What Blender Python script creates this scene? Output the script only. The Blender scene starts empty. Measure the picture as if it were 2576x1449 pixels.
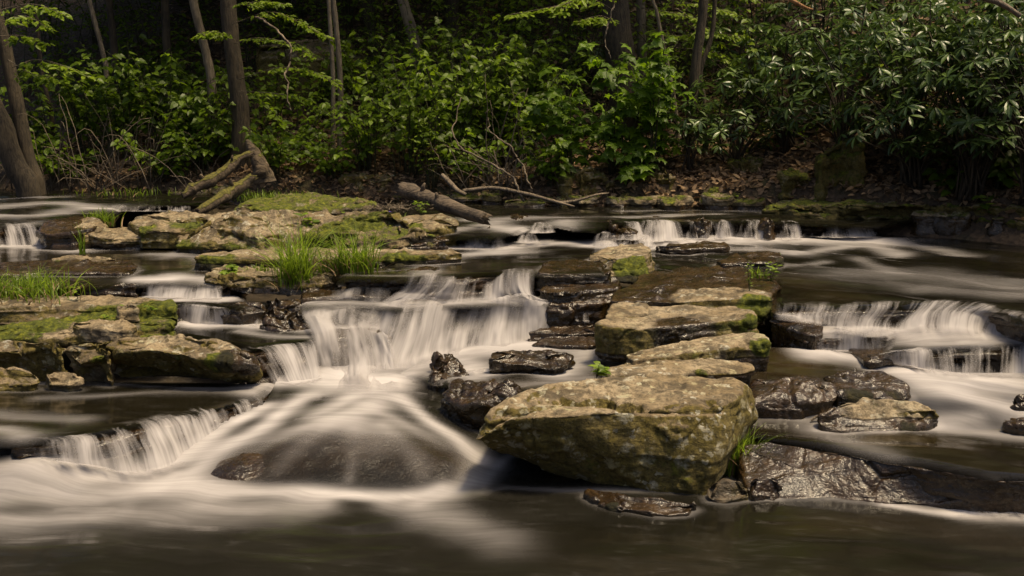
import bpy, math, random
import numpy as np
from mathutils import Vector, Matrix

SC = bpy.context.scene
COL = SC.collection
RNG = np.random.default_rng(7)
random.seed(7)

# ------------------------------------------------------------------ camera
F_PX, CU, CV, CAM_H = 2762.0, 1288.0, 724.5, 2.2
PITCH = math.atan((CV - 300.0) / F_PX)
cam_d = bpy.data.cameras.new('camera')
cam_d.sensor_width = 36.0
cam_d.lens = 36.0 * F_PX / 2576.0
cam_d.clip_start, cam_d.clip_end = 0.05, 500.0
cam = bpy.data.objects.new('camera', cam_d)
COL.objects.link(cam)
cam.location = (0, 0, CAM_H)
cam.rotation_euler = (math.pi / 2 - PITCH, 0, 0)
SC.camera = cam

# ------------------------------------------------------------------ sky, sun, exposure
SUN_DIR = Vector((0.32, -0.10, 0.93)).normalized()      # from the scene towards the sun
w = bpy.data.worlds.new('World')
SC.world = w
w.use_nodes = True
_nt = w.node_tree
_sky = _nt.nodes.new('ShaderNodeTexSky')
_sky.sky_type = 'NISHITA'
_sky.sun_disc = False
_sky.sun_elevation = math.asin(SUN_DIR.z)
_sky.sun_rotation = math.atan2(SUN_DIR.x, SUN_DIR.y)
_sky.air_density, _sky.dust_density, _sky.ozone_density = 0.7, 6.0, 0.3
_bg = _nt.nodes['Background']
_bg.inputs['Strength'].default_value = 0.10
_nt.links.new(_sky.outputs[0], _bg.inputs['Color'])
sun_d = bpy.data.lights.new('sun', 'SUN')
sun_d.energy = 3.7
sun_d.angle = math.radians(11.0)
sun_d.color = (1.0, 0.80, 0.50)
sun = bpy.data.objects.new('sun', sun_d)
COL.objects.link(sun)
sun.rotation_euler = SUN_DIR.to_track_quat('Z', 'Y').to_euler()
sun.location = (6, 4, 20)
SC.view_settings.view_transform = 'Standard'
SC.view_settings.look = 'None'
SC.view_settings.gamma = 1.0
SC.view_settings.use_curve_mapping = False
SC.view_settings.exposure = 0.42
SC.cycles.use_denoising = True
SC.cycles.use_adaptive_sampling = True
SC.cycles.max_bounces = 6
SC.cycles.transparent_max_bounces = 12
SC.cycles.caustics_reflective = False
SC.cycles.caustics_refractive = False
SC.cycles.sample_clamp_indirect = 4.0

# ------------------------------------------------------------------ photo ray -> place in the world
_ct, _st = math.cos(PITCH), math.sin(PITCH)
def rdir(u, v):
    a, b = (u - CU) / F_PX, (CV - v) / F_PX
    return np.array([a, _ct + b * _st, -_st + b * _ct])
def P(u, v, z):
    d = rdir(u, v); t = (z - CAM_H) / d[2]
    return np.array([d[0] * t, d[1] * t, z])
def PY(u, v, y):
    d = rdir(u, v); t = y / d[1]
    return np.array([d[0] * t, y, CAM_H + d[2] * t])

# ------------------------------------------------------------------ noise (numpy)
def _h(ix, iy, iz, seed):
    with np.errstate(over='ignore'):
        h = (ix.astype(np.uint32) * np.uint32(374761393) + iy.astype(np.uint32) * np.uint32(668265263)
             + iz.astype(np.uint32) * np.uint32(2246822519) + np.uint32(seed * 3266489917 & 0xffffffff))
        h ^= h >> np.uint32(15); h *= np.uint32(2246822519)
        h ^= h >> np.uint32(13); h *= np.uint32(3266489917)
        h ^= h >> np.uint32(16)
    return h.astype(np.float64) / 4294967295.0 * 2 - 1
def vnoise(p, seed=0):
    p = np.asarray(p, float)
    i = np.floor(p).astype(np.int64); f = p - i
    f = f * f * f * (f * (f * 6 - 15) + 10)
    r = 0
    for dx in (0, 1):
        wx = f[:, 0] if dx else 1 - f[:, 0]
        for dy in (0, 1):
            wy = f[:, 1] if dy else 1 - f[:, 1]
            for dz in (0, 1):
                wz = f[:, 2] if dz else 1 - f[:, 2]
                r = r + wx * wy * wz * _h(i[:, 0] + dx, i[:, 1] + dy, i[:, 2] + dz, seed)
    return r
def fbm(p, oct=4, seed=0, gain=.5):
    r, a, p = 0, 1.0, np.asarray(p, float)
    for k in range(oct):
        r = r + a * vnoise(p, seed + k * 17); p = p * 2.03 + 11.3; a *= gain
    return r
def sstep(a, b, x):
    t = np.clip((x - a) / (b - a), 0, 1); return t * t * (3 - 2 * t)
def terr(x, n, sharp=.8):                   # terraces: steps with steep risers
    y = x * n; i = np.floor(y); f = y - i
    return (i + sstep(sharp, 1, f)) / n

# ------------------------------------------------------------------ mesh helpers
def mesh_np(name, V, faces, attrs=None, smooth=True, uv=None):
    me = bpy.data.meshes.new(name)
    V = np.asarray(V, np.float32)
    me.vertices.add(len(V)); me.vertices.foreach_set('co', V.ravel())
    if not isinstance(faces, (list, tuple)): faces = [faces]
    faces = [np.asarray(f, np.int32) for f in faces if len(f)]
    tot = sum(f.size for f in faces); np_ = sum(len(f) for f in faces)
    me.loops.add(tot); me.polygons.add(np_)
    li = np.concatenate([f.ravel() for f in faces])
    me.loops.foreach_set('vertex_index', li)
    ls, c = [], 0
    for f in faces:
        k = f.shape[1]; ls.append(c + np.arange(len(f)) * k); c += f.size
    me.polygons.foreach_set('loop_start', np.concatenate(ls).astype(np.int32))
    me.polygons.foreach_set('use_smooth', np.full(np_, smooth))
    for k, a in (attrs or {}).items():
        at = me.attributes.new(k, 'FLOAT', 'POINT')
        at.data.foreach_set('value', np.asarray(a, np.float32))
    if uv is not None:
        l = me.uv_layers.new(name='flow')
        l.data.foreach_set('uv', np.asarray(uv, np.float32)[li].ravel())
    me.update(); me.validate()
    return me
def link(name, me, mat=None, parent=None, loc=None):
    o = bpy.data.objects.new(name, me); COL.objects.link(o)
    if mat is not None and me is not None and not me.materials: me.materials.append(mat)
    if parent is not None: o.parent = parent
    if loc is not None: o.location = loc
    return o
def tag(o, label=None, cat=None, group=None, kind=None):
    if label: o['label'] = label
    if cat: o['category'] = cat
    if group: o['group'] = group
    if kind: o['kind'] = kind
    return o
def grid_faces(n, m, closed=False):         # n rows of m points
    i = np.arange(n - 1)[:, None]; j = np.arange(m if closed else m - 1)[None, :]
    j2 = (j + 1) % m
    a = i * m + j
    return np.stack([a, i * m + j2, (i + 1) * m + j2, (i + 1) * m + j], -1).reshape(-1, 4)
def tube(pts, rad, seg=7, seed=None, rough=0.0):
    pts = np.asarray(pts, float); n = len(pts); rad = np.broadcast_to(rad, n).astype(float)
    T = np.gradient(pts, axis=0); T /= np.linalg.norm(T, axis=1)[:, None] + 1e-9
    ref = np.array([0, 0, 1.]) if abs(T[:, 2]).mean() < .8 else np.array([1., 0, 0])
    A = np.cross(T, ref); A /= np.linalg.norm(A, axis=1)[:, None] + 1e-9
    B = np.cross(T, A)
    th = np.arange(seg) * 2 * math.pi / seg
    r = rad[:, None] * np.ones(seg)[None]
    V = pts[:, None] + r[..., None] * (np.cos(th)[None, :, None] * A[:, None] + np.sin(th)[None, :, None] * B[:, None])
    if rough:
        flat = V.reshape(-1, 3)
        d = 1 + rough * fbm(flat * (0.35 / max(rad.mean(), .01)), 3, seed or 0)
        V = pts[:, None] + (V - pts[:, None]) * d.reshape(n, seg, 1)
    V = V.reshape(-1, 3)
    F = grid_faces(n, seg, True)
    V = np.vstack([V, pts[:1], pts[-1:]]); c0, c1 = n * seg, n * seg + 1
    j = np.arange(seg)
    cap0 = np.stack([np.full(seg, c0), (j + 1) % seg, j], -1)
    b = (n - 1) * seg
    cap1 = np.stack([np.full(seg, c1), b + j, b + (j + 1) % seg], -1)
    return V, F, np.vstack([cap0, cap1])
def smooth_path(pts, n):
    pts = np.asarray(pts, float); k = len(pts)
    if k < 3:
        t = np.linspace(0, 1, n)[:, None]; return pts[0] * (1 - t) + pts[-1] * t
    q = np.vstack([2 * pts[0] - pts[1], pts, 2 * pts[-1] - pts[-2]])
    s = np.linspace(0, k - 1 - 1e-6, n); i = s.astype(int); t = (s - i)[:, None]
    p0, p1, p2, p3 = q[i], q[i + 1], q[i + 2], q[i + 3]
    return .5 * (2 * p1 + (p2 - p0) * t + (2 * p0 - 5 * p1 + 4 * p2 - p3) * t ** 2 + (3 * p1 - p0 - 3 * p2 + p3) * t ** 3)
class Acc:                                   # collects tubes and faces into one mesh
    def __init__(s): s.V, s.Q, s.T, s.n = [], [], [], 0
    def tube(s, pts, rad, seg=5, **k):
        V, F, C = tube(pts, rad, seg, **k)
        s.V.append(V); s.Q.append(F + s.n); s.T.append(C + s.n); s.n += len(V)
    def mesh(s, name, **k):
        return mesh_np(name, np.vstack(s.V), [np.vstack(s.Q), np.vstack(s.T)], **k)

# ------------------------------------------------------------------ material helpers
class M:
    def __init__(s, name):
        s.m = bpy.data.materials.new(name); s.m.use_nodes = True
        s.t = s.m.node_tree; s.t.nodes.clear()
        s.out = s.t.nodes.new('ShaderNodeOutputMaterial')
    def n(s, typ, ins=None, **at):
        nd = s.t.nodes.new('ShaderNode' + typ)
        for k, v in at.items(): setattr(nd, k, v)
        for k, v in (ins or {}).items():
            if isinstance(v, bpy.types.NodeSocket): s.t.links.new(v, nd.inputs[k])
            else: nd.inputs[k].default_value = v
        return nd
    def attr(s, name): return s.n('Attribute', attribute_name=name).outputs['Fac']
    def noise(s, vec, scale, detail=5, rough=.55, dist=0.0):
        return s.n('TexNoise', {'Vector': vec, 'Scale': scale, 'Detail': detail, 'Roughness': rough, 'Distortion': dist}).outputs['Fac']
    def ramp(s, fac, stops, interp='LINEAR'):
        nd = s.n('ValToRGB', {'Fac': fac}); cr = nd.color_ramp; cr.interpolation = interp
        while len(cr.elements) > 1: cr.elements.remove(cr.elements[-1])
        for i, (p, c) in enumerate(stops):
            e = cr.elements[0] if i == 0 else cr.elements.new(p)
            e.position = p
            e.color = (c, c, c, 1) if isinstance(c, (int, float)) else (*c, 1)
        return nd.outputs['Color']
    def math(s, op, a, b=0.0, clamp=False):
        nd = s.t.nodes.new('ShaderNodeMath'); nd.operation = op; nd.use_clamp = clamp
        for i, v in enumerate((a, b)):
            if isinstance(v, bpy.types.NodeSocket): s.t.links.new(v, nd.inputs[i])
            else: nd.inputs[i].default_value = v
        return nd.outputs[0]
    def mix(s, fac, a, b, blend='MIX'):
        nd = s.t.nodes.new('ShaderNodeMix'); nd.data_type = 'RGBA'; nd.blend_type = blend
        for i, v in ((0, fac), (6, a), (7, b)):
            if isinstance(v, bpy.types.NodeSocket): s.t.links.new(v, nd.inputs[i])
            elif i == 0: nd.inputs[0].default_value = v
            else: nd.inputs[i].default_value = (*v, 1) if len(v) == 3 else v
        return nd.outputs[2]
    def bump(s, h, strength, dist, normal=None):
        ins = {'Height': h, 'Strength': strength, 'Distance': dist}
        if normal is not None: ins['Normal'] = normal
        return s.n('Bump', ins).outputs['Normal']
    def mapping(s, vec, scale=(1, 1, 1), rot=(0, 0, 0)):
        return s.n('Mapping', {'Vector': vec, 'Scale': scale, 'Rotation': rot}).outputs['Vector']
    def shader(s, sock): s.t.links.new(sock, s.out.inputs['Surface']); return s.m
    def pos(s): return s.n('NewGeometry').outputs['Position']

def rock_material():
    m = M('streamside_rock'); p = m.pos()
    n1 = m.noise(p, 2.2, 7, .6, .3)
    n2 = m.noise(m.mapping(p, (1, 1, 2.2)), 9, 8, .65)
    n3 = m.noise(p, 38, 6, .7)
    n4 = m.noise(p, 5.5, 10, .72, .5)
    base = m.ramp(n1, [(.28, (.11, .078, .040)), (.42, (.21, .155, .082)), (.56, (.315, .245, .148)), (.75, (.39, .325, .215))])
    base = m.mix(m.ramp(n4, [(.40, .85), (.47, .45), (.53, 0)]), base, (.075, .058, .034))
    base = m.mix(m.ramp(n2, [(.36, .8), (.50, 0)]), base, (.07, .056, .034))
    base = m.mix(m.ramp(n3, [(.36, .7), (.52, 0)]), base, (.06, .046, .03))
    # pale crusty lichen
    wv = m.n('VectorMath', {0: p, 1: m.n('VectorMath', {0: m.n('TexNoise', {'Vector': p, 'Scale': 22.0, 'Detail': 5.0}).outputs['Color'], 'Scale': .09}, operation='SCALE').outputs[0]}, operation='ADD').outputs[0]
    vo = m.n('TexVoronoi', {'Vector': wv, 'Scale': 15.0, 'Randomness': 1.0}).outputs['Distance']
    lz = m.noise(p, 3.1, 5, .6)
    lich = m.math('MULTIPLY', m.ramp(vo, [(.24, 1), (.31, 0)]), m.ramp(lz, [(.46, 0), (.56, 1)]))
    vo2 = m.n('TexVoronoi', {'Vector': wv, 'Scale': 6.0, 'Randomness': 1.0}).outputs['Distance']
    lich2 = m.math('MULTIPLY', m.ramp(vo2, [(.22, 1), (.30, 0)]), m.ramp(m.noise(p, 30, 4, .7), [(.42, 0), (.55, 1)]))
    lich = m.math('MAXIMUM', lich, m.math('MULTIPLY', lich2, .8))
    lich = m.math('MULTIPLY', lich, m.attr('lichen'))
    # olive algae film; it also paints shade onto rock sides
    al = m.ramp(m.math('ADD', m.noise(p, 4.5, 8, .68), m.math('MULTIPLY', m.math('SUBTRACT', m.attr('algae'), .6), .55)), [(.43, 0), (.56, 1)])
    base = m.mix(m.math('MULTIPLY', al, .82), base, m.ramp(n3, [(.35, (.040, .032, .004)), (.65, (.15, .116, .014))]))
    base = m.mix(m.math('MULTIPLY', lich, .85), base, m.ramp(m.noise(p, 2.0, 2), [(.4, (.42, .385, .22)), (.6, (.48, .465, .38))]))
    # moss
    ms = m.attr('moss')
    mn = m.noise(p, 7, 8, .7)
    mm = m.math('ADD', ms, m.math('MULTIPLY', m.math('SUBTRACT', mn, .5), 1.3))
    moss = m.ramp(mm, [(.42, 0), (.58, 1)])
    mcol = m.ramp(m.noise(p, 22, 5, .7), [(.3, (.028, .034, .004)), (.5, (.085, .10, .008)), (.68, (.21, .215, .014))])
    col = m.mix(moss, base, mcol)
    # water film
    wet = m.attr('wet')
    wf = m.ramp(m.math('ADD', wet, m.math('MULTIPLY', m.math('SUBTRACT', m.noise(p, 6, 5, .6), .5), .7)), [(.35, 0), (.6, 1)])
    col = m.mix(wf, col, m.mix(1.0, col, (.17, .13, .09), 'MULTIPLY'))
    rough = m.math('ADD', .88, m.math('MULTIPLY', wf, m.math('SUBTRACT', m.math('MULTIPLY', m.noise(p, 30, 3), .25), .72)))
    rough = m.math('MAXIMUM', rough, m.math('MULTIPLY', moss, .7))
    hb = m.math('ADD', m.math('MULTIPLY', n2, 1.0), m.math('MULTIPLY', n3, .45))
    hb = m.math('ADD', hb, m.math('MULTIPLY', n4, .8))
    nb = m.bump(m.math('MULTIPLY', hb, m.math('SUBTRACT', 1.0, m.math('MULTIPLY', wf, .8))), .8, .04)
    nb = m.bump(m.math('MULTIPLY', m.noise(m.mapping(p, (1, 1, 1.6)), 34, 2, .5, .6), wf), .45, .02, nb)
    nb = m.bump(m.math('MULTIPLY', m.noise(p, 60, 4, .8), moss), .9, .02, nb)
    b = m.n('BsdfPrincipled', {'Base Color': col, 'Roughness': rough, 'Normal': nb, 'Specular IOR Level': .35, 'Coat Weight': m.math('MULTIPLY', m.math('MULTIPLY', wf, m.math('SUBTRACT', 1.0, moss)), .45), 'Coat Roughness': .07, 'Coat IOR': 1.4, 'Coat Normal': nb})
    return m.shader(b.outputs[0])

def water_material():
    m = M('stream_water')
    fl = m.n('UVMap', uv_map='flow').outputs['UV']
    p = m.pos()
    wob = m.n('VectorMath', {0: fl, 1: m.n('VectorMath', {0: m.n('TexNoise', {'Vector': p, 'Scale': 1.1, 'Detail': 2.0}).outputs['Color'], 'Scale': .5}, operation='SCALE').outputs[0]}, operation='ADD').outputs[0]
    s1 = m.noise(m.mapping(wob, (.9, 9, 1)), 1.0, 5, .6)
    s2 = m.noise(m.mapping(wob, (1.6, 34, 1)), 1.0, 4, .6)
    s3 = m.noise(p, 1.6, 4, .55)
    st = m.math('ADD', m.math('ADD', m.math('MULTIPLY', s1, .55), m.math('MULTIPLY', s2, .2)), m.math('MULTIPLY', s3, .35))
    f = m.attr('foam')
    fac = m.math('MULTIPLY', f, m.math('ADD', -.12, m.math('MULTIPLY', st, 1.75)))
    fac = m.math('ADD', fac, m.math('MULTIPLY', m.ramp(st, [(.5, 0), (.8, 1)]), .008))
    s4 = m.noise(m.mapping(wob, (5, 16, 1)), 1.0, 6, .7)
    fac = m.math('ADD', fac, m.math('MULTIPLY', m.math('MULTIPLY', m.ramp(s4, [(.52, 0), (.75, 1)]), m.ramp(s3, [(.42, 0), (.6, 1)])), .05))
    fac = m.ramp(fac, [(0, 0), (1.0, 1)])
    deep = m.mix(m.attr('brown'), (.007, .0065, .0035), (.028, .019, .007))
    deep = m.mix(m.ramp(s3, [(.35, .6), (.65, 0)]), deep, (.005, .0045, .003))
    hb = m.math('ADD', m.math('MULTIPLY', s1, .8), m.math('MULTIPLY', s2, .25))
    nb = m.bump(hb, .10, .02)
    wb = m.n('BsdfPrincipled', {'Base Color': deep, 'Roughness': .10, 'IOR': 1.33, 'Specular IOR Level': .45, 'Normal': nb})
    fb = m.n('BsdfPrincipled', {'Base Color': (.46, .432, .42, 1), 'Roughness': .6, 'Specular IOR Level': .25})
    sh = m.n('MixShader', {0: fac, 1: wb.outputs[0], 2: fb.outputs[0]}).outputs[0]
    return m.shader(m.n('MixShader', {0: m.math('MULTIPLY', m.math('MAXIMUM', m.attr('thick'), fac), m.ramp(m.attr('thick'), [(0, 0), (.12, 1)])), 1: m.n('BsdfTransparent').outputs[0], 2: sh}).outputs[0])

def fall_material():
    m = M('falling_water')
    fl = m.n('UVMap', uv_map='flow').outputs['UV']
    wb = m.n('VectorMath', {0: fl, 1: m.n('VectorMath', {0: m.n('TexNoise', {'Vector': m.mapping(fl, (3, 1.5, 1)), 'Scale': 1.0, 'Detail': 2.0}).outputs['Color'], 'Scale': .06}, operation='SCALE').outputs[0]}, operation='ADD').outputs[0]
    s1 = m.noise(m.mapping(wb, (4.5, .7, 1)), 1.0, 3, .5)
    s2 = m.noise(m.mapping(wb, (22, .8, 1)), 1.0, 3, .55)
    s3 = m.noise(m.mapping(wb, (62, 1.0, 1)), 1.0, 2, .5)
    fine = m.math('ADD', m.math('MULTIPLY', m.math('SUBTRACT', s2, .5), .34), m.math('MULTIPLY', m.math('SUBTRACT', s3, .5), .16))
    st = m.math('ADD', m.math('ADD', m.math('MULTIPLY', s1, .76), .19), m.math('MULTIPLY', fine, m.attr('fine')))
    st = m.ramp(st, [(.38, 0), (.74, 1)])
    f = m.attr('foam')
    d = m.math('ADD', m.math('MULTIPLY', f, .88), m.math('MULTIPLY', m.math('SUBTRACT', st, .6), 1.3))
    d = m.ramp(d, [(0.05, 0), (.95, 1)])
    d = m.math('MULTIPLY', d, m.attr('cover'))
    nb = m.bump(st, .25, .02)
    fb = m.n('BsdfPrincipled', {'Base Color': (.46, .432, .42, 1), 'Roughness': .7, 'Specular IOR Level': .12, 'Normal': nb})
    tl = m.n('BsdfTranslucent', {'Color': (.44, .42, .41, 1)})
    wh = m.n('MixShader', {0: .22, 1: fb.outputs[0], 2: tl.outputs[0]}).outputs[0]
    film = m.n('BsdfTransparent').outputs[0]
    return m.shader(m.n('MixShader', {0: d, 1: film, 2: wh}).outputs[0])

def leaf_material(name, dark, light, rough=.45, trans=.35, tcol=None, spec=.4):
    m = M(name)
    t = m.attr('tint'); p = m.pos()
    c = m.mix(t, dark, light)
    c = m.mix(m.ramp(m.noise(p, 25, 3), [(.35, .35), (.6, 0)]), c, tuple(x * .55 for x in dark))
    b = m.n('BsdfPrincipled', {'Base Color': c, 'Roughness': rough, 'Specular IOR Level': spec})
    tl = m.n('BsdfTranslucent', {'Color': m.mix(t, tuple(x * 1.2 for x in dark), tcol or tuple(min(1, x * 1.5) for x in light))})
    return m.shader(m.n('MixShader', {0: trans, 1: b.outputs[0], 2: tl.outputs[0]}).outputs[0])

def bark_material(name, a, b_, along=(1, 1, .18)):
    m = M(name); p = m.pos()
    pv = m.mapping(p, along)
    n1 = m.noise(pv, 34, 6, .65, .4); n2 = m.noise(p, 3, 4)
    c = m.mix(m.ramp(n1, [(.35, 0), (.65, 1)]), a, b_)
    c = m.mix(m.ramp(n2, [(.5, 0), (.7, .6)]), c, tuple(x * 1.4 for x in b_))
    mo = m.math('ADD', m.attr('moss'), m.math('MULTIPLY', m.math('SUBTRACT', m.noise(p, 9, 7, .7), .5), 1.3))
    mf = m.ramp(mo, [(.42, 0), (.6, 1)])
    c = m.mix(mf, c, m.ramp(m.noise(p, 30, 4), [(.3, (.03, .03, .004)), (.7, (.15, .13, .012))]))
    nb = m.bump(m.math('ADD', n1, m.math('MULTIPLY', mf, .4)), 1.0, .035)
    return m.shader(m.n('BsdfPrincipled', {'Base Color': c, 'Roughness': .85, 'Normal': nb}).outputs[0])

def litter_ground_material():
    m = M('leaf_littered_soil'); p = m.pos()
    vo = m.n('TexVoronoi', {'Vector': p, 'Scale': 16.0}).outputs
    n1 = m.noise(p, 1.3, 5); n2 = m.noise(p, 20, 6, .7)
    c = m.mix(m.ramp(n2, [(.35, 0), (.65, 1)]), (.022, .015, .009), (.085, .055, .03))
    c = m.mix(m.math('MULTIPLY', m.n('SeparateColor', {0: vo['Color']}).outputs[0], .5), c, (.13, .085, .048))
    c = m.mix(m.ramp(n1, [(.52, 0), (.68, .7)]), c, (.03, .036, .008))
    nb = m.bump(m.math('ADD', n2, vo['Distance']), .8, .05)
    return m.shader(m.n('BsdfPrincipled', {'Base Color': c, 'Roughness': .95, 'Normal': nb}).outputs[0])

def bed_material():
    m = M('stream_bed_rock'); p = m.pos()
    n = m.noise(p, 6, 7, .65)
    c = m.ramp(n, [(.3, (.012, .010, .008)), (.6, (.05, .038, .024)), (.75, (.08, .06, .035))])
    nb = m.bump(n, .6, .06)
    return m.shader(m.n('BsdfPrincipled', {'Base Color': c, 'Roughness': .35, 'Normal': nb}).outputs[0])

ROCK, WATER, FALL = rock_material(), water_material(), fall_material()
BED, SOIL = bed_material(), litter_ground_material()

# ------------------------------------------------------------------ ground: stream bed and bank
SHX = [-14, -9, -5, -3.3, -2, -.6, .3, 2, 3.4, 4.4, 5.3, 6.6, 8.5, 12]
SHY = [18, 17.4, 16.9, 16.2, 15.9, 15.6, 14.95, 14.7, 14.3, 13.3, 12.7, 11.2, 8.8, 5]
def shore(x): return np.interp(x, SHX, SHY)
def hill(x, y):
    d = y - shore(x)
    e = np.clip(d, 0, None)
    z = np.where(d < 0, .98 + d * .5, 1.0 + .24 * sstep(0, .25, d) + .34 * np.minimum(e, 3) + .62 * np.clip(e - 3, 0, None))
    return z
def hill_z(x, y):
    x = np.atleast_1d(np.asarray(x, float)); y = np.atleast_1d(np.asarray(y, float))
    p = np.stack([x, y, 0 * x], -1)
    a = sstep(0, 1.2, y - shore(x))
    return hill(x, y) + a * (.22 * fbm(p * .55, 3, 5) + .05 * fbm(p * 2.6, 3, 9))
def build_ground():
    xs = np.linspace(-16, 16, 260); ys = np.concatenate([np.linspace(8, 22, 200), np.linspace(22.4, 60, 40)])
    X, Y = np.meshgrid(xs, ys); Z = hill_z(X.ravel(), Y.ravel())
    # leave out the part well inside the stream
    V = np.stack([X.ravel(), Y.ravel(), Z], -1)
    F = grid_faces(len(ys), len(xs))
    keep = (V[:, 1] - shore(V[:, 0]) > -.6)[F].all(1)
    o = link('bank_ground', mesh_np('bank_ground', V, F[keep]), SOIL); tag(o, 'steep forest bank strewn with brown leaves', kind='structure')
    xs = np.linspace(-30, 30, 160); ys = np.linspace(-8, 19, 150)
    X, Y = np.meshgrid(xs, ys)
    zb = np.interp(Y.ravel(), [-8, 6, 7, 8, 8.8, 9.6, 11.8, 12.6, 14, 17, 19], [-.35, -.3, -.12, -.02, .2, .42, .55, .7, .72, .75, .8])
    pp = np.stack([X.ravel(), Y.ravel(), 0 * zb], -1)
    V = np.stack([X.ravel(), Y.ravel(), zb + .05 * fbm(pp * 1.3, 3, 3)], -1)
    o = link('stream_bed', mesh_np('stream_bed', V, grid_faces(len(ys), len(xs))), BED); tag(o, 'dark stony bed of the stream', kind='structure')
build_ground()

# ------------------------------------------------------------------ rock builder
def vnormals(V, faces):
    N = np.zeros_like(V)
    for F in faces:
        a, b, c = V[F[:, 0]], V[F[:, 1]], V[F[:, 2]]
        fn = np.cross(b - a, c - a)
        for k in range(F.shape[1]): np.add.at(N, F[:, k], fn)
    return N / (np.linalg.norm(N, axis=1)[:, None] + 1e-12)
_SEED = [100]
FOOT = []
def W3(q): return P(*q)
def rock(name, label, top, zb=0.0, base=None, under=0.0, n=130, rows=22, caps=12, bevel=.035, soft=3, rough=.015,
         strata=.02, hl=.09, jw=.35, bulge=0.0, crown=0.0, flake=.006, moss=0.0, mtop=0.0, mside=0.0, wet=0.0, wl=None,
         lichen=.6, algae=.4, spots=(), cracks=(), cat='rock', group=None, world=False, kind=None, facet=.010, facets=26):
    _SEED[0] += 1; sd = _SEED[0]
    T = np.array([q if world else W3(q) for q in top], float)
    A = .5 * np.sum(T[:, 0] * np.roll(T[:, 1], -1) - np.roll(T[:, 0], -1) * T[:, 1])
    B = None
    if base is not None: B = np.array([[np.nan] * 3 if q is None else (q if world else W3(q)) for q in base], float)
    if A < 0:
        T = T[::-1]
        if B is not None: B = B[::-1]
    K = len(T)
    # resample evenly along the outline
    seg = np.linalg.norm(np.roll(T, -1, 0)[:, :2] - T[:, :2], axis=1)
    cum = np.concatenate([[0], np.cumsum(seg)]); L = cum[-1]
    s = np.arange(n) / n * L
    i = np.clip(np.searchsorted(cum, s, 'right') - 1, 0, K - 1); f = ((s - cum[i]) / seg[i])[:, None]
    top_r = T[i] * (1 - f) + T[(i + 1) % K] * f
    def smooth(R, it):
        for _ in range(it): R = .5 * R + .25 * (np.roll(R, 1, 0) + np.roll(R, -1, 0))
        return R
    top_r = smooth(top_r, soft)
    wob = fbm(np.stack([top_r[:, 0] * 2.6, top_r[:, 1] * 2.6, 0 * s + sd], -1), 4, sd)
    t2 = np.roll(top_r, -1, 0)[:, :2] - np.roll(top_r, 1, 0)[:, :2]
    nr = np.stack([t2[:, 1], -t2[:, 0]], -1); nr /= np.linalg.norm(nr, axis=1)[:, None] + 1e-9
    top_r[:, :2] += nr * (wob * rough * 1.6)[:, None]
    dflt = np.column_stack([top_r[:, :2] - nr * under, np.full(n, zb)])
    if B is not None:
        bad = np.isnan(B[:, 0])
        Bf = B.copy()
        for k in np.where(bad)[0]: Bf[k] = [T[k, 0], T[k, 1], zb]
        bot = smooth(Bf[i] * (1 - f) + Bf[(i + 1) % K] * f, soft + 3)
    else: bot = dflt
    FOOT.append((.5 * (top_r + bot)[::3, :2] if B is not None else (top_r - np.column_stack([nr * under * .5, 0 * s]))[::3, :2], float(np.min(bot[:, 2])), float(np.max(top_r[:, 2]))))
    _q = top_r[:, :2] - top_r[:, :2].mean(0); bevel = min(bevel, .5 * math.sqrt(max(np.linalg.eigvalsh(_q.T @ _q / n)[0], 1e-6)))
    rws = []
    hs = np.concatenate([np.linspace(0, .8, rows - 8), np.linspace(.82, 1, 8)])
    H = np.maximum(top_r[:, 2] - bot[:, 2], .02)
    for h in hs:
        p = bot + (top_r - bot) * h
        p[:, :2] += nr * (bulge * math.sin(math.pi * min(1, h * 1.05)))
        q = np.clip((h - 1 + np.minimum(bevel / H, .5)) / np.minimum(bevel / H, .5), 0, 1)
        p[:, :2] -= nr * (bevel * (1 - np.sqrt(np.clip(1 - q * q, 0, 1))))[:, None]
        rws.append(p)
    edge = rws[-1]; C = edge.mean(0)
    cs = np.linspace(0, 1, caps + 1)[1:-1]
    # a centre line keeps long slabs from fanning out
    pts = edge[:, :2] - C[:2]; ev, vec = np.linalg.eigh(pts.T @ pts)
    ax = vec[:, 1]; half = np.sqrt(ev[1] / n) * 1.1 * (1 - math.sqrt(max(ev[0], 1e-9) / ev[1]))
    along = np.clip((pts @ ax), -half, half)
    core = C[:2] + along[:, None] * ax
    Afit = np.column_stack([edge[:, :2], np.ones(n)]); co, *_ = np.linalg.lstsq(Afit, edge[:, 2], rcond=None)
    cz = core @ co[:2] + co[2]
    core3 = np.column_stack([core, cz])
    for c in np.append(cs, 1.0):
        p = edge + (core3 - edge) * c
        p[:, 2] += crown * (1 - (1 - c) ** 2)
        rws.append(p)
    R = len(rws); V = np.vstack(rws)
    Q = grid_faces(R, n, True)
    # orientation: outline is counter clockwise so faces look outwards
    row = np.repeat(np.arange(R), n); col = np.tile(np.arange(n), R)
    side = 1 - sstep(rows - 3, rows + 1, row.astype(float))
    # strata and joints on the sides
    zz = V[:, 2] + .05 * fbm(np.column_stack([V[:, :2] * 1.1, 0 * V[:, 2] + sd]), 2, sd)
    qz = zz / hl; lz = np.floor(qz); fz = lz + sstep(.72, 1, qz - lz)
    qs = s[col] / jw + 3.7 * lz; ls_ = np.floor(qs); fs = ls_ + sstep(.82, 1, qs - ls_)
    off = vnoise(np.column_stack([0 * fs, fz, 0 * fs + sd]), sd) * .9 + vnoise(np.column_stack([fs, fz, 0 * fs + sd]), sd + 5) * .6
    fade = sstep(0, 3, row.astype(float))
    V[:, :2] += nr[col] * (off * strata * side)[:, None]
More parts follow.
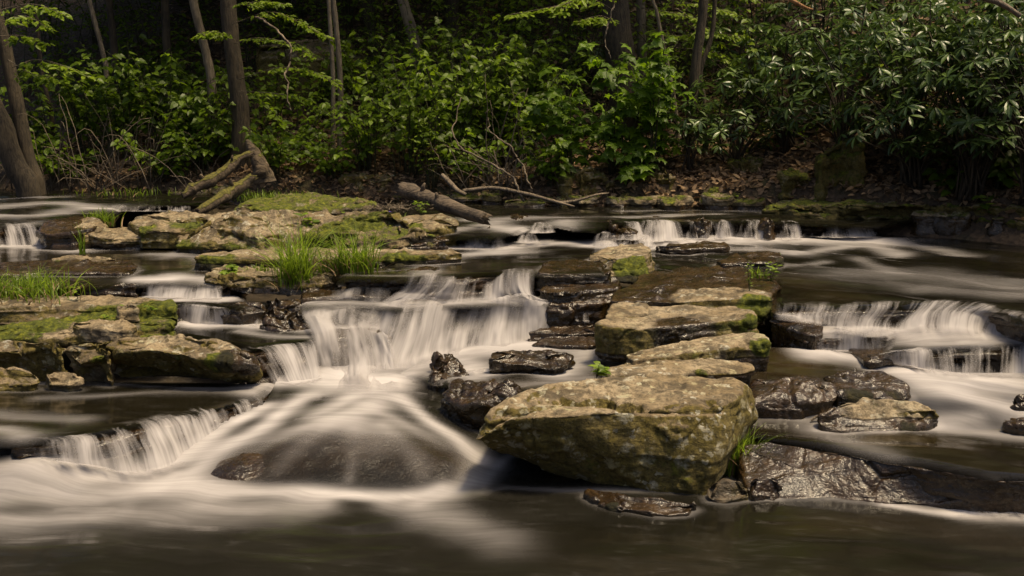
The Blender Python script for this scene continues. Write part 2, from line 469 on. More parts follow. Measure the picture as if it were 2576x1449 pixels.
    # flaky top
    fl = terr(fbm(np.column_stack([V[:, :2] * 1.7, 0 * row + sd * 1.3]), 3, sd + 9) * .5, 5, .8)
    V[:, 2] += (1 - side) * flake * 5 * fl
    N = vnormals(V, [Q])
    d = fbm(V * 2.4 + sd, 3, sd) * rough * .8 + fbm(V * 9 + sd, 4, sd + 3) * rough * .45
    rid = np.abs(vnoise(V * 4.2 + sd * 2, sd + 8)); d -= (1 - sstep(0, .14, rid)) * rough * .7
    V = V + N * d[:, None]
    if facet:
        rg = np.random.default_rng(sd); ns = facets
        lo, hi = V.min(0), V.max(0); cc = lo + rg.random((ns, 3)) * (hi - lo); cn = rg.normal(0, 1, (ns, 3)) * [1, 1, .35]
        wp = V + .06 * np.stack([fbm(V * 3 + k_ * 7, 2, sd + k_) for k_ in range(3)], -1)
        D2 = ((wp[:, None] - cc[None]) ** 2).sum(-1); ki = D2.argmin(1)
        sz_ = (hi - lo).max() / ns ** .5
        dd = np.clip(((V - cc[ki]) * cn[ki]).sum(1) / sz_, -1, 1) * facet + (rg.random(ns)[ki] - .5) * facet * .8
        V = V + N * (dd * (.3 + .7 * side))[:, None]
    for pts_, wd, dp in cracks:
        pl = np.array(pts_, float)
        ray = V - np.array([0, 0, CAM_H])
        uu = CU + F_PX * ray[:, 0] / (ray[:, 1] * _ct - ray[:, 2] * _st)
        vv = CV - F_PX * (ray[:, 1] * _st + ray[:, 2] * _ct) / (ray[:, 1] * _ct - ray[:, 2] * _st)
        dm = polydist(np.column_stack([uu, vv]), pl)
        front = N[:, 1] < .55
        V -= N * (np.exp(-(dm / wd) ** 2) * dp * front)[:, None]
    N = vnormals(V, [Q])
    up = sstep(.35, .8, N[:, 2]); 
    aw = np.full(len(V), float(wet))
    if wl is not None: aw = np.maximum(aw, 1.1 * (1 - sstep(wl + .0, wl + .07, V[:, 2])))
    am = np.clip(moss + mtop * up + mside * (1 - up), -1, 1.2)
    al = np.clip(algae * (1.25 - 1.0 * up), 0, 1.1); ali = lichen * (.6 + .4 * up)  # algae thickest on the sides, with some side shade painted in
    for (u, v, r, amt, what) in spots:
        dr = rdir(u, v); dr /= np.linalg.norm(dr); rel = V - np.array([0, 0, CAM_H])
        tt = rel @ dr; pd = np.linalg.norm(rel - tt[:, None] * dr, axis=1)
        ok = pd < max(pd.min() * 1.5, r * .4); c = V[ok][np.argmin(tt[ok])]
        g = amt * np.exp(-(np.linalg.norm(V - c, axis=1) / r) ** 2)
        if what == 'moss': am = am + g
        elif what == 'dry': aw = aw - g
        elif what == 'wet': aw = aw + g
    cush = sstep(.40, .75, am + .75 * fbm(V * 6.5, 3, 41))
    V = V + N * (cush * (.014 + .012 * fbm(V * 24, 2, 43)))[:, None]
    org = np.array([V[:, 0].mean(), V[:, 1].mean(), V[:, 2].min()])
    me = mesh_np(name, V - org, Q, {'moss': am, 'wet': aw, 'lichen': ali, 'algae': al})
    o = link(name, me, ROCK, loc=org)
    return tag(o, label, None if kind == 'structure' else cat, group, kind)

def polydist(X, pl):
    best = np.full(len(X), 1e9)
    for a, b in zip(pl[:-1], pl[1:]):
        ab = b - a; t = np.clip(((X - a) @ ab) / (ab @ ab + 1e-12), 0, 1)
        best = np.minimum(best, np.linalg.norm(X - a - t[:, None] * ab, axis=1))
    return best
def inside(X, poly):
    r = np.zeros(len(X), bool); x, y = X[:, 0], X[:, 1]; k = len(poly)
    for a in range(k):
        x1, y1 = poly[a]; x2, y2 = poly[(a + 1) % k]
        c = ((y1 > y) != (y2 > y)) & (x < (x2 - x1) * (y - y1) / (y2 - y1 + 1e-12) + x1)
        r ^= c
    return r

# ------------------------------------------------------------------ water builders
BASES = []
def resample(pts, n):
    pts = np.asarray(pts, float); s = np.concatenate([[0], np.cumsum(np.linalg.norm(np.diff(pts, axis=0), axis=1))])
    t = np.linspace(0, s[-1], n)
    return np.column_stack([np.interp(t, s, pts[:, k]) for k in range(3)]), t
def fall(label, lip, base, foam=.6, edge=.08, ribs=.012, n=None, m=22, ledge=None, ledge_depth=.45, back=.14, run=.16, gaps=(), pw=1.7, fade=.12,
         top_foam=.25, group=None, zdrop=None, bfoam=.9, bw=.12):
    _SEED[0] += 1; sd = _SEED[0]
    Lw = np.array([W3(q) for q in lip]); Bw = np.array([W3(q) for q in base])
    length = np.linalg.norm(np.diff(Lw, axis=0), axis=1).sum()
    n = n or int(max(24, length / .012))
    Lr, s = resample(smooth_path(Lw, 60), n)
    Br, _ = resample(smooth_path(Bw, 60), n)
    jag = fbm(np.column_stack([s * 5, 0 * s, 0 * s + sd]), 4, sd)
    Lr[:, 1] += jag * .018
    bad = Br[:, 1] > Lr[:, 1] - .03
    if bad.any(): print('BACKWARD FALL', label, float((Br[:, 1] - Lr[:, 1]).max()))
    fwd = Br - Lr; fwd[:, 2] = 0
    ln = np.linalg.norm(fwd, axis=1); fdir = fwd / (ln[:, None] + 1e-9)
    taus = np.concatenate([np.linspace(-1, 0, 6)[:-1], np.linspace(0, 1, m), np.linspace(1, 2, 7)[1:]])
    rows, fo, co, uv = [], [], [], []
    edgef = sstep(0, edge, s / s[-1]) * sstep(0, edge, 1 - s / s[-1])
    edgef = np.clip(edgef + .5 * (fbm(np.column_stack([s * 14, 0 * s + sd, 0 * s]), 2, sd)) * (edgef < .99), 0, 1)
    for g0, g1, amt in gaps:
        x = s / s[-1]; w_ = .012
        edgef = edgef * (1 - amt * sstep(g0 - w_, g0 + w_, x) * (1 - sstep(g1 - w_, g1 + w_, x)))
    rib = fbm(np.column_stack([s * 16, 0 * s + sd, 0 * s]), 3, sd)
    lowf = fbm(np.column_stack([s * 3.1, 0 * s + sd * 3, 0 * s]), 2, sd + 2)
    for t in taus:
        if t < 0:
            p = Lr + fdir * (t * back); p[:, 2] = Lr[:, 2] + .006 - .010 * (1 + t)
        elif t > 1:
            p = Br + fdir * (run * (t - 1) * (1 + .25 * rib))[:, None] + fdir * (rib * ribs * 1.3)[:, None]; p[:, 2] = Br[:, 2] + .012 - .004 * t
        else:
            p = Lr + fwd * t; p[:, 2] = Lr[:, 2] - .004 + (Br[:, 2] - Lr[:, 2]) * t ** pw
            p = p + fdir * (rib * ribs * (.3 + t))[:, None]
        rows.append(p)
        fo.append(.38 * lowf + np.full(n, top_foam + (foam - top_foam) * sstep(-.2, .45, t) + .25 * sstep(.6, 1, t) + .3 * sstep(1, 1.5, t)))
        cf = (sstep(-1, -.1, t)) * (1 - sstep(1 - fade, 1.9, t)) 
        co.append(edgef * cf)
        uv.append(np.column_stack([s + .15 * t * jag * 0, np.full(n, t * .6)]))
    V = np.vstack(rows); org = V.mean(0); org[2] = V[:, 2].min()
    me = mesh_np('waterfall', V - org, grid_faces(len(taus), n)[:, ::-1], {'foam': np.concatenate(fo), 'cover': np.concatenate(co), 'fine': np.ones(len(V))}, uv=np.vstack(uv))
    o = link('waterfall', me, FALL, loc=org); tag(o, label, 'waterfall', group)
    BASES.append((Br, bfoam, bw))
    if ledge:
        bk = Lr + np.array([0, ledge_depth, 0.0])
        k = np.linspace(0, n - 1, 9).astype(int)
        e0 = (Lr[0] - Lr[1]); e0 /= np.linalg.norm(e0); e1 = (Lr[-1] - Lr[-2]); e1 /= np.linalg.norm(e1)
        fr = [Lr[0] + e0 * .06] + [Lr[j] for j in k[1:-1]] + [Lr[-1] + e1 * .06]
        fr = [q + np.array([0, .06, -.05]) for q in fr]
        out = fr + [q + np.array([0, ledge_depth, -.02]) for q in fr[::-1]]
        rock('rock_ledge', ledge, out, zb=Br[:, 2].min() - .12, world=True, wet=1.2, under=-.02, strata=.03, hl=.05, jw=.16, bevel=.02, rough=.012, flake=.003, lichen=0, algae=.2, moss=-.3, soft=1, n=150)
    return o

def rbf(ctrl):
    C = np.array(ctrl, float); X, z = C[:, :2], C[:, 2]
    def U(r2): return np.where(r2 > 0, r2 * np.log(r2 + 1e-12), 0)
    k = len(C); K = U(((X[:, None] - X[None]) ** 2).sum(-1)) + .02 * np.eye(k)
    A = np.zeros((k + 3, k + 3)); A[:k, :k] = K; A[:k, k] = 1; A[:k, k + 1:] = X; A[k, :k] = 1; A[k + 1:, :k] = X.T
    wv = np.linalg.solve(A, np.concatenate([z, np.zeros(3)]))
    def f(x, y):
        Q = np.stack([np.ravel(x), np.ravel(y)], -1); r = np.zeros(len(Q))
        for c in range(0, len(Q), 20000):
            q = Q[c:c + 20000]
            r[c:c + 20000] = U(((q[:, None] - X[None]) ** 2).sum(-1)) @ wv[:k] + wv[k] + q @ wv[k + 1:]
        return r
    return f
def onto(zf, u, v):
    z = .4
    for _ in range(12):
        p = P(u, v, z); z = .5 * z + .5 * float(np.ravel(zf(p[0], p[1]))[0])
    return P(u, v, z)
def pool(name, label, poly, z=None, zf=None, strokes=(), flow=0.0, brown=0.0, browns=(), res=.045, wave=.008, world_poly=False, foam0=0.0, drop=.035, clear=(), thin=()):
    _SEED[0] += 1; sd = _SEED[0]
    if zf is None: zf = lambda x, y: np.full(np.size(x), float(z))
    PW = np.array([onto(zf, u, v) for u, v in poly]) if not world_poly else np.array(poly)
    lo, hi = PW[:, :2].min(0), PW[:, :2].max(0)
    xs = np.arange(lo[0], hi[0] + res, res); ys = np.arange(lo[1], hi[1] + res, res)
    X, Y = np.meshgrid(xs, ys); XY = np.column_stack([X.ravel(), Y.ravel()])
    Z = zf(XY[:, 0], XY[:, 1])
    ca, sa = math.cos(flow), math.sin(flow)
    uv = np.column_stack([XY[:, 0] * ca + XY[:, 1] * sa, -XY[:, 0] * sa + XY[:, 1] * ca])
    Z = Z + wave * fbm(np.column_stack([uv[:, 0] * 1.2, uv[:, 1] * 3.2, 0 * Z + sd]), 3, sd)
    F = grid_faces(len(ys), len(xs))
    keep = inside(XY[F].mean(1), PW[:, :2])
    F = F[keep]
    inv = np.full(len(XY), -1); used = np.unique(F); inv[used] = np.arange(len(used)); F = inv[F]
    XY, Z, uv = XY[used], Z[used], uv[used]
    keepf = np.full(len(Z), 1.0 - foam0)
    wn = 1 + .35 * fbm(np.column_stack([XY * 2.2, 0 * Z + sd]), 3, sd + 2)
    for pts, wd, amt in strokes:
        pl = np.array([onto(zf, *q)[:2] for q in pts])
        pl = smooth_path(pl, 24) if len(pl) > 2 else pl
        d = polydist(XY, pl)
        keepf *= 1 - amt * np.exp(-(d / (wd * wn)) ** 2)
    for Br, a, bw in BASES:
        if a <= 0: continue
        zz = np.median(zf(Br[:, 0], Br[:, 1]))
        if abs(zz - np.median(Br[:, 2])) > .09: continue
        d = polydist(XY, Br[::4, :2])
        keepf *= 1 - a * np.exp(-(d / (bw * wn)) ** 2)
    for pts, wd, amt in clear:
        pl = np.array([onto(zf, *q)[:2] for q in pts]); g = amt * np.exp(-(polydist(XY, smooth_path(pl, 24) if len(pl) > 2 else pl) / (wd * wn)) ** 2)
        keepf = keepf + (1 - keepf) * g
    lo2, hi2 = XY.min(0), XY.max(0); zm = float(np.median(Z))
    for ring, z0, z1 in FOOT:
        if z0 > zm or z1 < zm + .02 or ring[:, 0].max() < lo2[0] or ring[:, 0].min() > hi2[0] or ring[:, 1].max() < lo2[1] or ring[:, 1].min() > hi2[1]: continue
        d = polydist(XY, np.vstack([ring, ring[:1]]))
        keepf *= 1 - .45 * np.exp(-(d / .035) ** 2) * np.clip(.5 + 1.2 * (wn - 1), 0, 1)
    br = np.full(len(Z), float(brown))
    for pts, wd, amt in browns:
        pl = np.array([onto(zf, *q)[:2] for q in pts])
        br = np.maximum(br, amt * np.exp(-(polydist(XY, pl) / (wd * wn)) ** 2))
    ed = polydist(XY, np.vstack([PW[:, :2], PW[:1, :2]]))
    Z = Z - drop * (1 - sstep(0, .11, ed)) ** 1.5
    thick = sstep(.0, .11, ed + .03 * (wn - 1)) if drop else np.ones(len(Z))
    for pts, wd, amt in thin:
        pl = np.array([onto(zf, *q)[:2] for q in pts]); thick = thick * (1 - amt * np.exp(-(polydist(XY, smooth_path(pl, 24)) / wd) ** 4))
    V = np.column_stack([XY, Z])
    me = mesh_np(name, V, F, {'foam': np.clip(1 - keepf, 0, 1), 'brown': br, 'thick': thick}, uv=uv)
    o = link(name, me, WATER)
    return tag(o, label, kind='structure')

# ------------------------------------------------------------------ waterfalls, front to back
fall('low diagonal weir of silky water at the left foreground', [(55, 1110, .25), (120, 1106, .25), (200, 1100, .25), (280, 1084, .25), (400, 1058, .25), (520, 1030, .25), (600, 1010, .25), (655, 998, .25)],
     [(70, 1152, .145), (150, 1160, .125), (240, 1174, .08), (335, 1188, .025), (440, 1165, .03), (560, 1105, .06), (630, 1070, .1), (675, 1040, .14)],
     foam=.8, ledge='dark wet sill of rock under the diagonal left weir', gaps=((.05, .09, .5), (.15, .18, .5), (.27, .3, .4), (.78, .81, .4), (.93, .97, .9)), ledge_depth=.3, pw=1.5)
fall('steep fan of water beside the mossy left boulder', [(625, 884, .47), (700, 868, .47), (755, 862, .47), (797, 856, .48)],
     [(685, 964, .25), (735, 964, .25), (775, 958, .26), (810, 950, .27)], foam=.7, ledge='dark wet rock behind the fan shaped fall', pw=1.5)
def drape(label, rows, foam, cover, nu=200, sub=9, relief=.02, edge=.07, group=None, streak=1.0):
    # a sheet of white water that follows the steps it runs over; rows of (u, v, z) from the top down
    _SEED[0] += 1; sd = _SEED[0]
    R = np.array([[W3(q) for q in r] for r in rows])
    R = np.array([resample(smooth_path(r, 60), nu)[0] for r in R])
    nr_ = len(R); nt = (nr_ - 1) * sub + 1
    G = np.stack([smooth_path(R[:, j], nt) for j in range(nu)], 1)
    t = np.linspace(0, nr_ - 1, nt)
    fo = np.interp(t, range(nr_), foam); cv = np.interp(t, range(nr_), cover)
    ss = np.linspace(0, 1, nu); L = np.linalg.norm(np.diff(R[nr_ // 2], axis=0), axis=1).sum()
    S, Tt = np.meshgrid(ss, t)
    P3 = G.reshape(-1, 3)
    q = np.column_stack([S.ravel() * L * 7, Tt.ravel() * .55, 0 * S.ravel() + sd]); wv = fbm(q, 3, sd)
    q2 = np.column_stack([S.ravel() * L * 2.2, Tt.ravel() * .5, 0 * S.ravel() + sd]); w2 = fbm(q2, 2, sd + 4)
    body = np.repeat(sstep(0, 1.2, t) * (1 - sstep(nr_ - 2, nr_ - 1, t)), nu)
    N = vnormals(P3, [grid_faces(nt, nu)[:, ::-1]])
    P3 = P3 + N * ((wv * relief * .6 + w2 * relief * 1.4) * body)[:, None]
    wy = fbm(np.column_stack([S.ravel() * L * 2.6, Tt.ravel() * .12, 0 * S.ravel() + sd * 2]), 3, sd + 6)
    P3 = P3 + np.column_stack([0 * wy, wy * .07 * body, .6 * w2 * .05 * body])
    ef = sstep(0, edge, ss) * sstep(0, edge, 1 - ss)
    ef = np.clip(np.tile(ef, nt) + .35 * wv * (np.tile(ef, nt) < .99), 0, 1) * np.tile(sstep(0, .02, ss) * sstep(0, .02, 1 - ss), nt)
    fo = np.clip(np.repeat(fo, nu) + .30 * w2 + .12 * wv, 0, 1.3)
    arc = np.concatenate([[0], np.cumsum(np.linalg.norm(np.diff(G[:, nu // 2], axis=0), axis=1))])
    uv = np.column_stack([S.ravel() * L, np.repeat(arc, nu) * 1.2])
    org = P3.mean(0); org[2] = P3[:, 2].min()
    me = mesh_np('waterfall', P3 - org, grid_faces(nt, nu)[:, ::-1], {'foam': fo, 'cover': np.repeat(cv, nu) * ef, 'fine': np.full(len(P3), streak)}, uv=uv)
    return tag(link('waterfall', me, FALL, loc=org), label, 'waterfall', group)
drape('tall silky curtain of the main cascade down two steps',
      [[(1025, 686, .856), (1120, 680, .86), (1230, 676, .862), (1350, 680, .86)], [(1018, 706, .846), (1100, 701, .85), (1230, 691, .851), (1350, 692, .851)], [(985, 742, .72), (1085, 742, .72), (1225, 745, .695), (1352, 745, .695)],
       [(945, 766, .645), (1060, 763, .65), (1210, 760, .655), (1380, 758, .655)], [(920, 784, .60), (1050, 778, .62), (1210, 769, .632), (1392, 764, .633)], [(885, 845, .46), (1010, 842, .47), (1195, 822, .475), (1394, 808, .49)],
       [(850, 925, .30), (985, 912, .31), (1190, 874, .345), (1394, 855, .352)], [(845, 962, .275), (990, 945, .29), (1190, 893, .34), (1400, 872, .352)]],
      foam=[.15, .35, .75, .72, .55, .78, .95, .9], cover=[0, .75, .92, .85, .85, .95, .95, 0], nu=420, sub=10, relief=.04, streak=.55)
drape('soft white plunge stepping down left of the main cascade',
      [[(750, 736, .735), (860, 727, .742), (960, 722, .745), (1040, 718, .78)], [(755, 745, .718), (860, 738, .726), (960, 735, .728), (1040, 735, .74)], [(752, 762, .66), (850, 759, .665), (950, 760, .66), (1035, 762, .655)],
       [(758, 776, .615), (850, 769, .62), (940, 773, .615), (1005, 786, .60)], [(760, 815, .52), (850, 822, .518), (935, 825, .518), (992, 835, .505)], [(785, 856, .492), (850, 838, .516), (915, 833, .516), (985, 842, .505)],
       [(798, 905, .36), (856, 898, .37), (928, 896, .375), (1000, 900, .37)], [(800, 948, .277), (860, 952, .274), (930, 952, .274), (1005, 946, .284)], [(800, 990, .262), (860, 996, .26), (930, 998, .26), (1015, 988, .27)]],
      foam=[.2, .45, .6, .55, .7, .7, .8, .95, .9], cover=[0, .8, .8, .85, .85, .95, .95, .9, 0], nu=300, sub=10, relief=.04, streak=.35)
for lab, pts, zb_ in (('upper wet ledge of the main cascade', [(1030, 712, .80), (1140, 706, .81), (1240, 697, .815), (1350, 697, .815), (1370, 680, .82), (1040, 680, .82)], .55),
                      ('long wet ledge behind the main cascade', [(925, 790, .56), (1050, 786, .575), (1210, 777, .59), (1390, 771, .595), (1400, 745, .62), (960, 745, .62)], .2),
                      ('wet step left of the main cascade', [(755, 780, .585), (850, 776, .585), (940, 780, .58), (1000, 795, .56), (1010, 760, .62), (755, 755, .62)], .35),
                      ('rounded wet rock inside the left part of the main cascade', [(790, 864, .46), (850, 848, .48), (915, 843, .48), (985, 855, .465), (990, 825, .5), (790, 825, .5)], .1),
                      ('low wet step left of the main cascade top', [(755, 749, .695), (860, 744, .70), (1030, 742, .70), (1035, 725, .72), (755, 728, .72)], .5)):
    rock('rock_ledge', lab, pts, zb=zb_, wet=1.3, lichen=0, algae=.2, moss=-.3, bevel=.03, rough=.012, strata=.02, flake=.002, hl=.06, n=160, facet=.008)
for pts_, a_, w_ in (([(840, 930, .3), (985, 915, .31), (1190, 878, .345), (1394, 858, .352)], .9, .14), ([(800, 950, .277), (860, 954, .274), (930, 954, .274), (1005, 948, .284)], .95, .16), ([(760, 817, .52), (850, 824, .518), (992, 836, .505)], .8, .1), ([(985, 745, .72), (1350, 747, .695)], .6, .08)):
    BASES.append((resample(np.array([P(*q) for q in pts_]), 40)[0], a_, w_))
fall('narrow fall through the notch of the black ledge', [(945, 681, .85), (998, 679, .85)], [(942, 709, .75), (1002, 708, .75)], foam=.65)
fall('tiny fall at the left end of the black ledge', [(850, 697, .80), (902, 695, .80)], [(850, 718, .74), (902, 716, .74)], foam=.55)
fall('broad white step in the left side channel', [(365, 716, .76), (430, 712, .76), (500, 711, .76), (560, 716, .76)],
     [(360, 745, .66), (430, 748, .66), (500, 751, .66), (568, 751, .66)], foam=.85, ledge='wet step under the left side channel', top_foam=.5)
fall('small upper step in the left side channel', [(340, 700, .80), (390, 696, .80), (435, 694, .80)], [(340, 709, .77), (390, 709, .77), (435, 708, .77)], foam=.6, ledge='thin wet ledge at the head of the left side channel')
fall('slanting fall beside the moss covered left ledge', [(422, 768, .65), (470, 763, .65), (520, 768, .65), (570, 774, .65)],
     [(440, 805, .49), (490, 818, .49), (540, 820, .49), (590, 818, .49)], foam=.7, ledge='wet ledge beside the moss covered left rocks', gaps=((.1, .14, .6),))
fall('twin trickle over the black rock in mid channel', [(600, 775, .62), (640, 770, .62), (668, 774, .62)], [(595, 812, .50), (640, 818, .50), (672, 815, .50)], foam=.5, ledge='small black rock under the twin trickle', gaps=((.3, .5, .8),))
fall('fall at the far left edge of the upper pool', [(-110, 580, 1.05), (-40, 572, 1.05), (30, 562, 1.05), (90, 563, 1.05)],
     [(-110, 620, .83), (-40, 620, .83), (40, 619, .83), (112, 617, .83)], foam=.7, ledge='dark ledge under the far left fall', gaps=((.8, .84, .7),), ledge_depth=.6)
fall('low white riffle behind the left rock island', [(235, 519, 1.10), (330, 516, 1.10), (400, 518, 1.10), (490, 518, 1.10)],
     [(230, 532, 1.05), (330, 531, 1.05), (400, 531, 1.05), (490, 531, 1.05)], foam=.5, gaps=((.2, .3, .6), (.55, .62, .7)), edge=.25)
UP = 'falls along the upper right ledge'
for lab, u0, u1, v0, v1, z0, z1 in (
        ('small low fall at the left of the upper right ledge', 1128, 1202, 594, 618, .95, .84),
        ('thin low fall beside the dark stone at upper centre', 1195, 1262, 597, 619, .95, .84),
        ('short fall above the dark stones at upper centre', 1338, 1392, 562, 579, 1.03, .97),
        ('little step right of upper centre', 1312, 1345, 585, 603, .96, .88),
        ('small fall left of the long upper right falls', 1498, 1552, 586, 614, .98, .84),
        ('narrow striped fall at the left end of the upper right ledge', 1556, 1612, 560, 596, 1.02, .88),
        ('wide bright fall on the upper right ledge', 1610, 1710, 556, 600, 1.03, .84),
        ('lower striped step under the wide upper right fall', 1556, 1650, 593, 614, .92, .84),
        ('slim fall left of the black boulder on the upper ledge', 1722, 1745, 556, 594, 1.03, .84),
        ('slim slanting fall right of the black boulder on the upper ledge', 1766, 1802, 556, 595, 1.03, .84),
        ('narrow white fall in the middle of the upper right ledge', 1805, 1838, 556, 594, 1.03, .84),
        ('bright column of water on the upper right ledge', 1862, 1925, 556, 596, 1.03, .84),
        ('white fall near the right end of the upper ledge', 1952, 2012, 558, 595, 1.02, .84),
        ('wide faint fall at the right end of the upper ledge', 2030, 2190, 562, 590, 1.0, .86)):
    um = .5 * (u0 + u1)
    fall(lab, [(u0, v0 + 1, z0), (um, v0 - 1, z0), (u1, v0 + 1, z0)], [(u0 - 13, v1 + 5, z1), (um, v1 + 7, z1), (u1 + 13, v1 + 5, z1)], foam=.62, group=UP, pw=1.4, bw=.14, edge=.2, ribs=.03)
rock('rock_ledge', 'long black ledge carrying the upper right falls', [(1540, 566, 1.0), (1600, 558, 1.0), (1720, 556, 1.0), (1850, 555, 1.0), (1950, 557, 1.0), (2100, 561, .98), (2220, 564, .97), (2220, 545, .97), (1900, 538, 1.0), (1560, 545, 1.0)],
     zb=.7, wet=1.2, lichen=0, strata=.04, hl=.06, jw=.2, moss=-.3, bevel=.03, n=260, soft=1)
drape('wide curved curtain of the right hand falls',
      [[(1940, 760, .757), (2060, 757, .757), (2200, 756, .757), (2450, 754, .757), (2640, 800, .755)], [(1942, 773, .75), (2060, 771, .75), (2200, 771, .75), (2450, 770, .75), (2600, 815, .742)],
       [(1942, 783, .725), (2060, 788, .71), (2195, 797, .684), (2450, 797, .684), (2615, 833, .66)], [(1942, 794, .695), (2060, 808, .66), (2195, 830, .60), (2450, 835, .588), (2630, 848, .59)],
       [(1942, 803, .68), (2060, 822, .64), (2190, 850, .575), (2450, 855, .57), (2640, 862, .575)]],
      foam=[.1, .38, .66, .88, .9], cover=[0, .8, .95, .9, 0], nu=460, sub=12, relief=.018, edge=.04)
BASES.append((resample(np.array([P(*q) for q in [(2060, 810, .655), (2195, 832, .60), (2450, 837, .588), (2630, 850, .59)]]), 40)[0], .9, .1))
rock('rock_ledge', 'long wet ledge under the curved right hand falls', [(1945, 782, .71), (2060, 780, .71), (2200, 780, .71), (2450, 779, .71), (2640, 826, .70), (2660, 790, .72), (2450, 745, .73), (1945, 748, .73)], zb=.4, wet=1.3, lichen=0, algae=.2, moss=-.3, bevel=.03, rough=.01, strata=.02, flake=.0, facet=.006, hl=.06, n=220)
fall('short fall between the wedge rock and the right hand cascade', [(2050, 841, .585), (2120, 838, .585), (2225, 830, .585)],
     [(2050, 882, .455), (2120, 882, .455), (2235, 880, .455)], foam=.72, ledge='wet ledge below the wedge rock')
fall('lowest wide curtain of the right hand cascade', [(2210, 886, .54), (2300, 878, .545), (2400, 873, .55), (2500, 869, .55), (2700, 860, .55)],
     [(2215, 905, .46), (2300, 925, .42), (2400, 938, .40), (2500, 941, .39), (2700, 945, .38)], foam=.66, ledge='lowest wet ledge of the right hand cascade', n=420, gaps=((.28, .31, .4), (.44, .5, .5)))
fall('thin trickling fall at the bottom right edge', [(2405, 1250, .08), (2480, 1247, .09), (2600, 1243, .10)], [(2405, 1283, .01), (2480, 1286, .01), (2600, 1288, .01)], foam=.3, top_foam=.1, edge=.1)
fall('narrow fall left of the big lichen boulder', [(1100, 975, .36), (1118, 968, .37), (1140, 962, .37)], [(1098, 1085, .10), (1115, 1090, .09), (1136, 1092, .09)], foam=.5, edge=.3, pw=1.3)
fall('thin double drip down the dark blocks right of the main cascade', [(1440, 757, .66), (1480, 756, .66)], [(1445, 806, .51), (1482, 806, .51)], foam=.35, gaps=((.25, .6, .95),), bfoam=.3)
fall('little white spill beside the wet black boulder', [(1175, 930, .36), (1222, 925, .36)], [(1172, 944, .30), (1215, 944, .30)], foam=.6)

# ------------------------------------------------------------------ rocks
DRY = dict(lichen=.9, algae=.5)
rock('boulder', 'huge lichen speckled flat topped boulder in the right foreground',
     [(1206, 1098, .36), (1204, 1066, .42), (1235, 1024, .50), (1300, 985, .535), (1400, 962, .55), (1530, 948, .56), (1700, 944, .565), (1852, 950, .565), (1870, 962, .56), (1864, 985, .545), (1822, 1006, .53), (1800, 1020, .52), (1700, 1022, .525), (1560, 1030, .52), (1400, 1042, .50), (1290, 1052, .47)],
     base=[(1200, 1110, .30), (1225, 1120, .18), (1290, 1080, .05), (1350, 1060, .05), (1400, 1060, .05), (1530, 1050, .05), (1700, 1050, .05), (1850, 1060, .1), (1870, 1090, .15), (1855, 1130, .12), (1800, 1210, .05), (1775, 1248, .0), (1700, 1252, -.02), (1560, 1235, -.02), (1420, 1200, .02), (1262, 1150, .12)],
     n=360, rows=46, caps=26, bevel=.04, soft=2, facet=.012, rough=.018, strata=.010, hl=.2, jw=.8, bulge=.05, flake=.010, lichen=1.0, algae=.95, moss=.02,
     spots=[(1500, 1215, .22, .35, 'moss'), (1640, 1200, .2, .3, 'moss'), (1330, 1150, .15, .2, 'moss'), (1720, 1230, .12, .3, 'moss'), (1880, 1000, .12, .35, 'moss')],
     cracks=[(((1360, 1005), (1430, 1010), (1530, 1015), (1600, 1030), (1700, 1036), (1815, 1032)), 7, .05), (((1275, 1030), (1262, 1065), (1290, 1095)), 4, .018), (((1560, 1030), (1660, 1028), (1760, 1022), (1825, 1010)), 6, .035)], cat='boulder')
rock('rock_slab', 'thin wet slab poking out under the big boulder', [(1480, 1232, .03), (1560, 1238, .05), (1660, 1250, .055), (1760, 1262, .045), (1735, 1288, .015), (1660, 1292, .02), (1560, 1275, .03), (1510, 1262, .02)], zb=-.15, wet=1, algae=1, lichen=.2, bevel=.02, strata=.008, spots=[(1530, 1270, .06, .8, 'moss')])
rock('rock', 'small rounded wet stone at the right foot of the big boulder', [(1778, 1222, .07), (1820, 1208, .10), (1880, 1214, .10), (1890, 1240, .05), (1830, 1257, .025), (1785, 1252, .03)], zb=-.1, crown=.05, bevel=.05, soft=4, wet=.45, lichen=.2, n=90)
rock('rock', 'second small wet stone beside the grass tuft', [(1885, 1210, .10), (1935, 1200, .12), (1965, 1215, .09), (1955, 1240, .04), (1895, 1240, .05)], zb=-.1, crown=.04, bevel=.05, soft=4, wet=1, lichen=.1, n=90)
rock('wet_slab', 'long sloping wet ledge gleaming silver from the big boulder to the right edge',
     [(1850, 1118, .20), (1930, 1106, .208), (2060, 1126, .208), (2217, 1155, .208), (2350, 1178, .21), (2484, 1202, .212), (2600, 1207, .212), (2760, 1215, .21), (2760, 1262, .07), (2576, 1250, .085), (2430, 1250, .075), (2340, 1262, .03), (2230, 1262, .02), (2090, 1252, .012), (1960, 1252, .012), (1880, 1236, .04), (1856, 1165, .13)],
     zb=-.2, wet=1.3, bevel=.03, n=420, rows=26, caps=26, rough=.010, flake=.004, facet=.012, facets=40, strata=.012, lichen=0, algae=.1, moss=-.5, soft=3, cracks=[(((2180, 1160), (2215, 1200), (2190, 1240)), 6, .02), (((2225, 1200), (2300, 1190), (2400, 1215)), 6, .02)])
rock('rock_slab', 'wet slab split by a trickle behind the big boulder', [(1888, 958, .42), (1960, 950, .44), (2060, 945, .45), (2105, 960, .44), (2108, 990, .40), (2060, 1006, .37), (1960, 1012, .36), (1885, 1018, .35)], zb=.1, wet=1.25, lichen=.1, algae=.4, bevel=.025, n=180, flake=.02, cracks=[(((1985, 960), (1990, 990), (1995, 1015)), 7, .03)], spots=[(2085, 965, .1, .5, 'moss')])
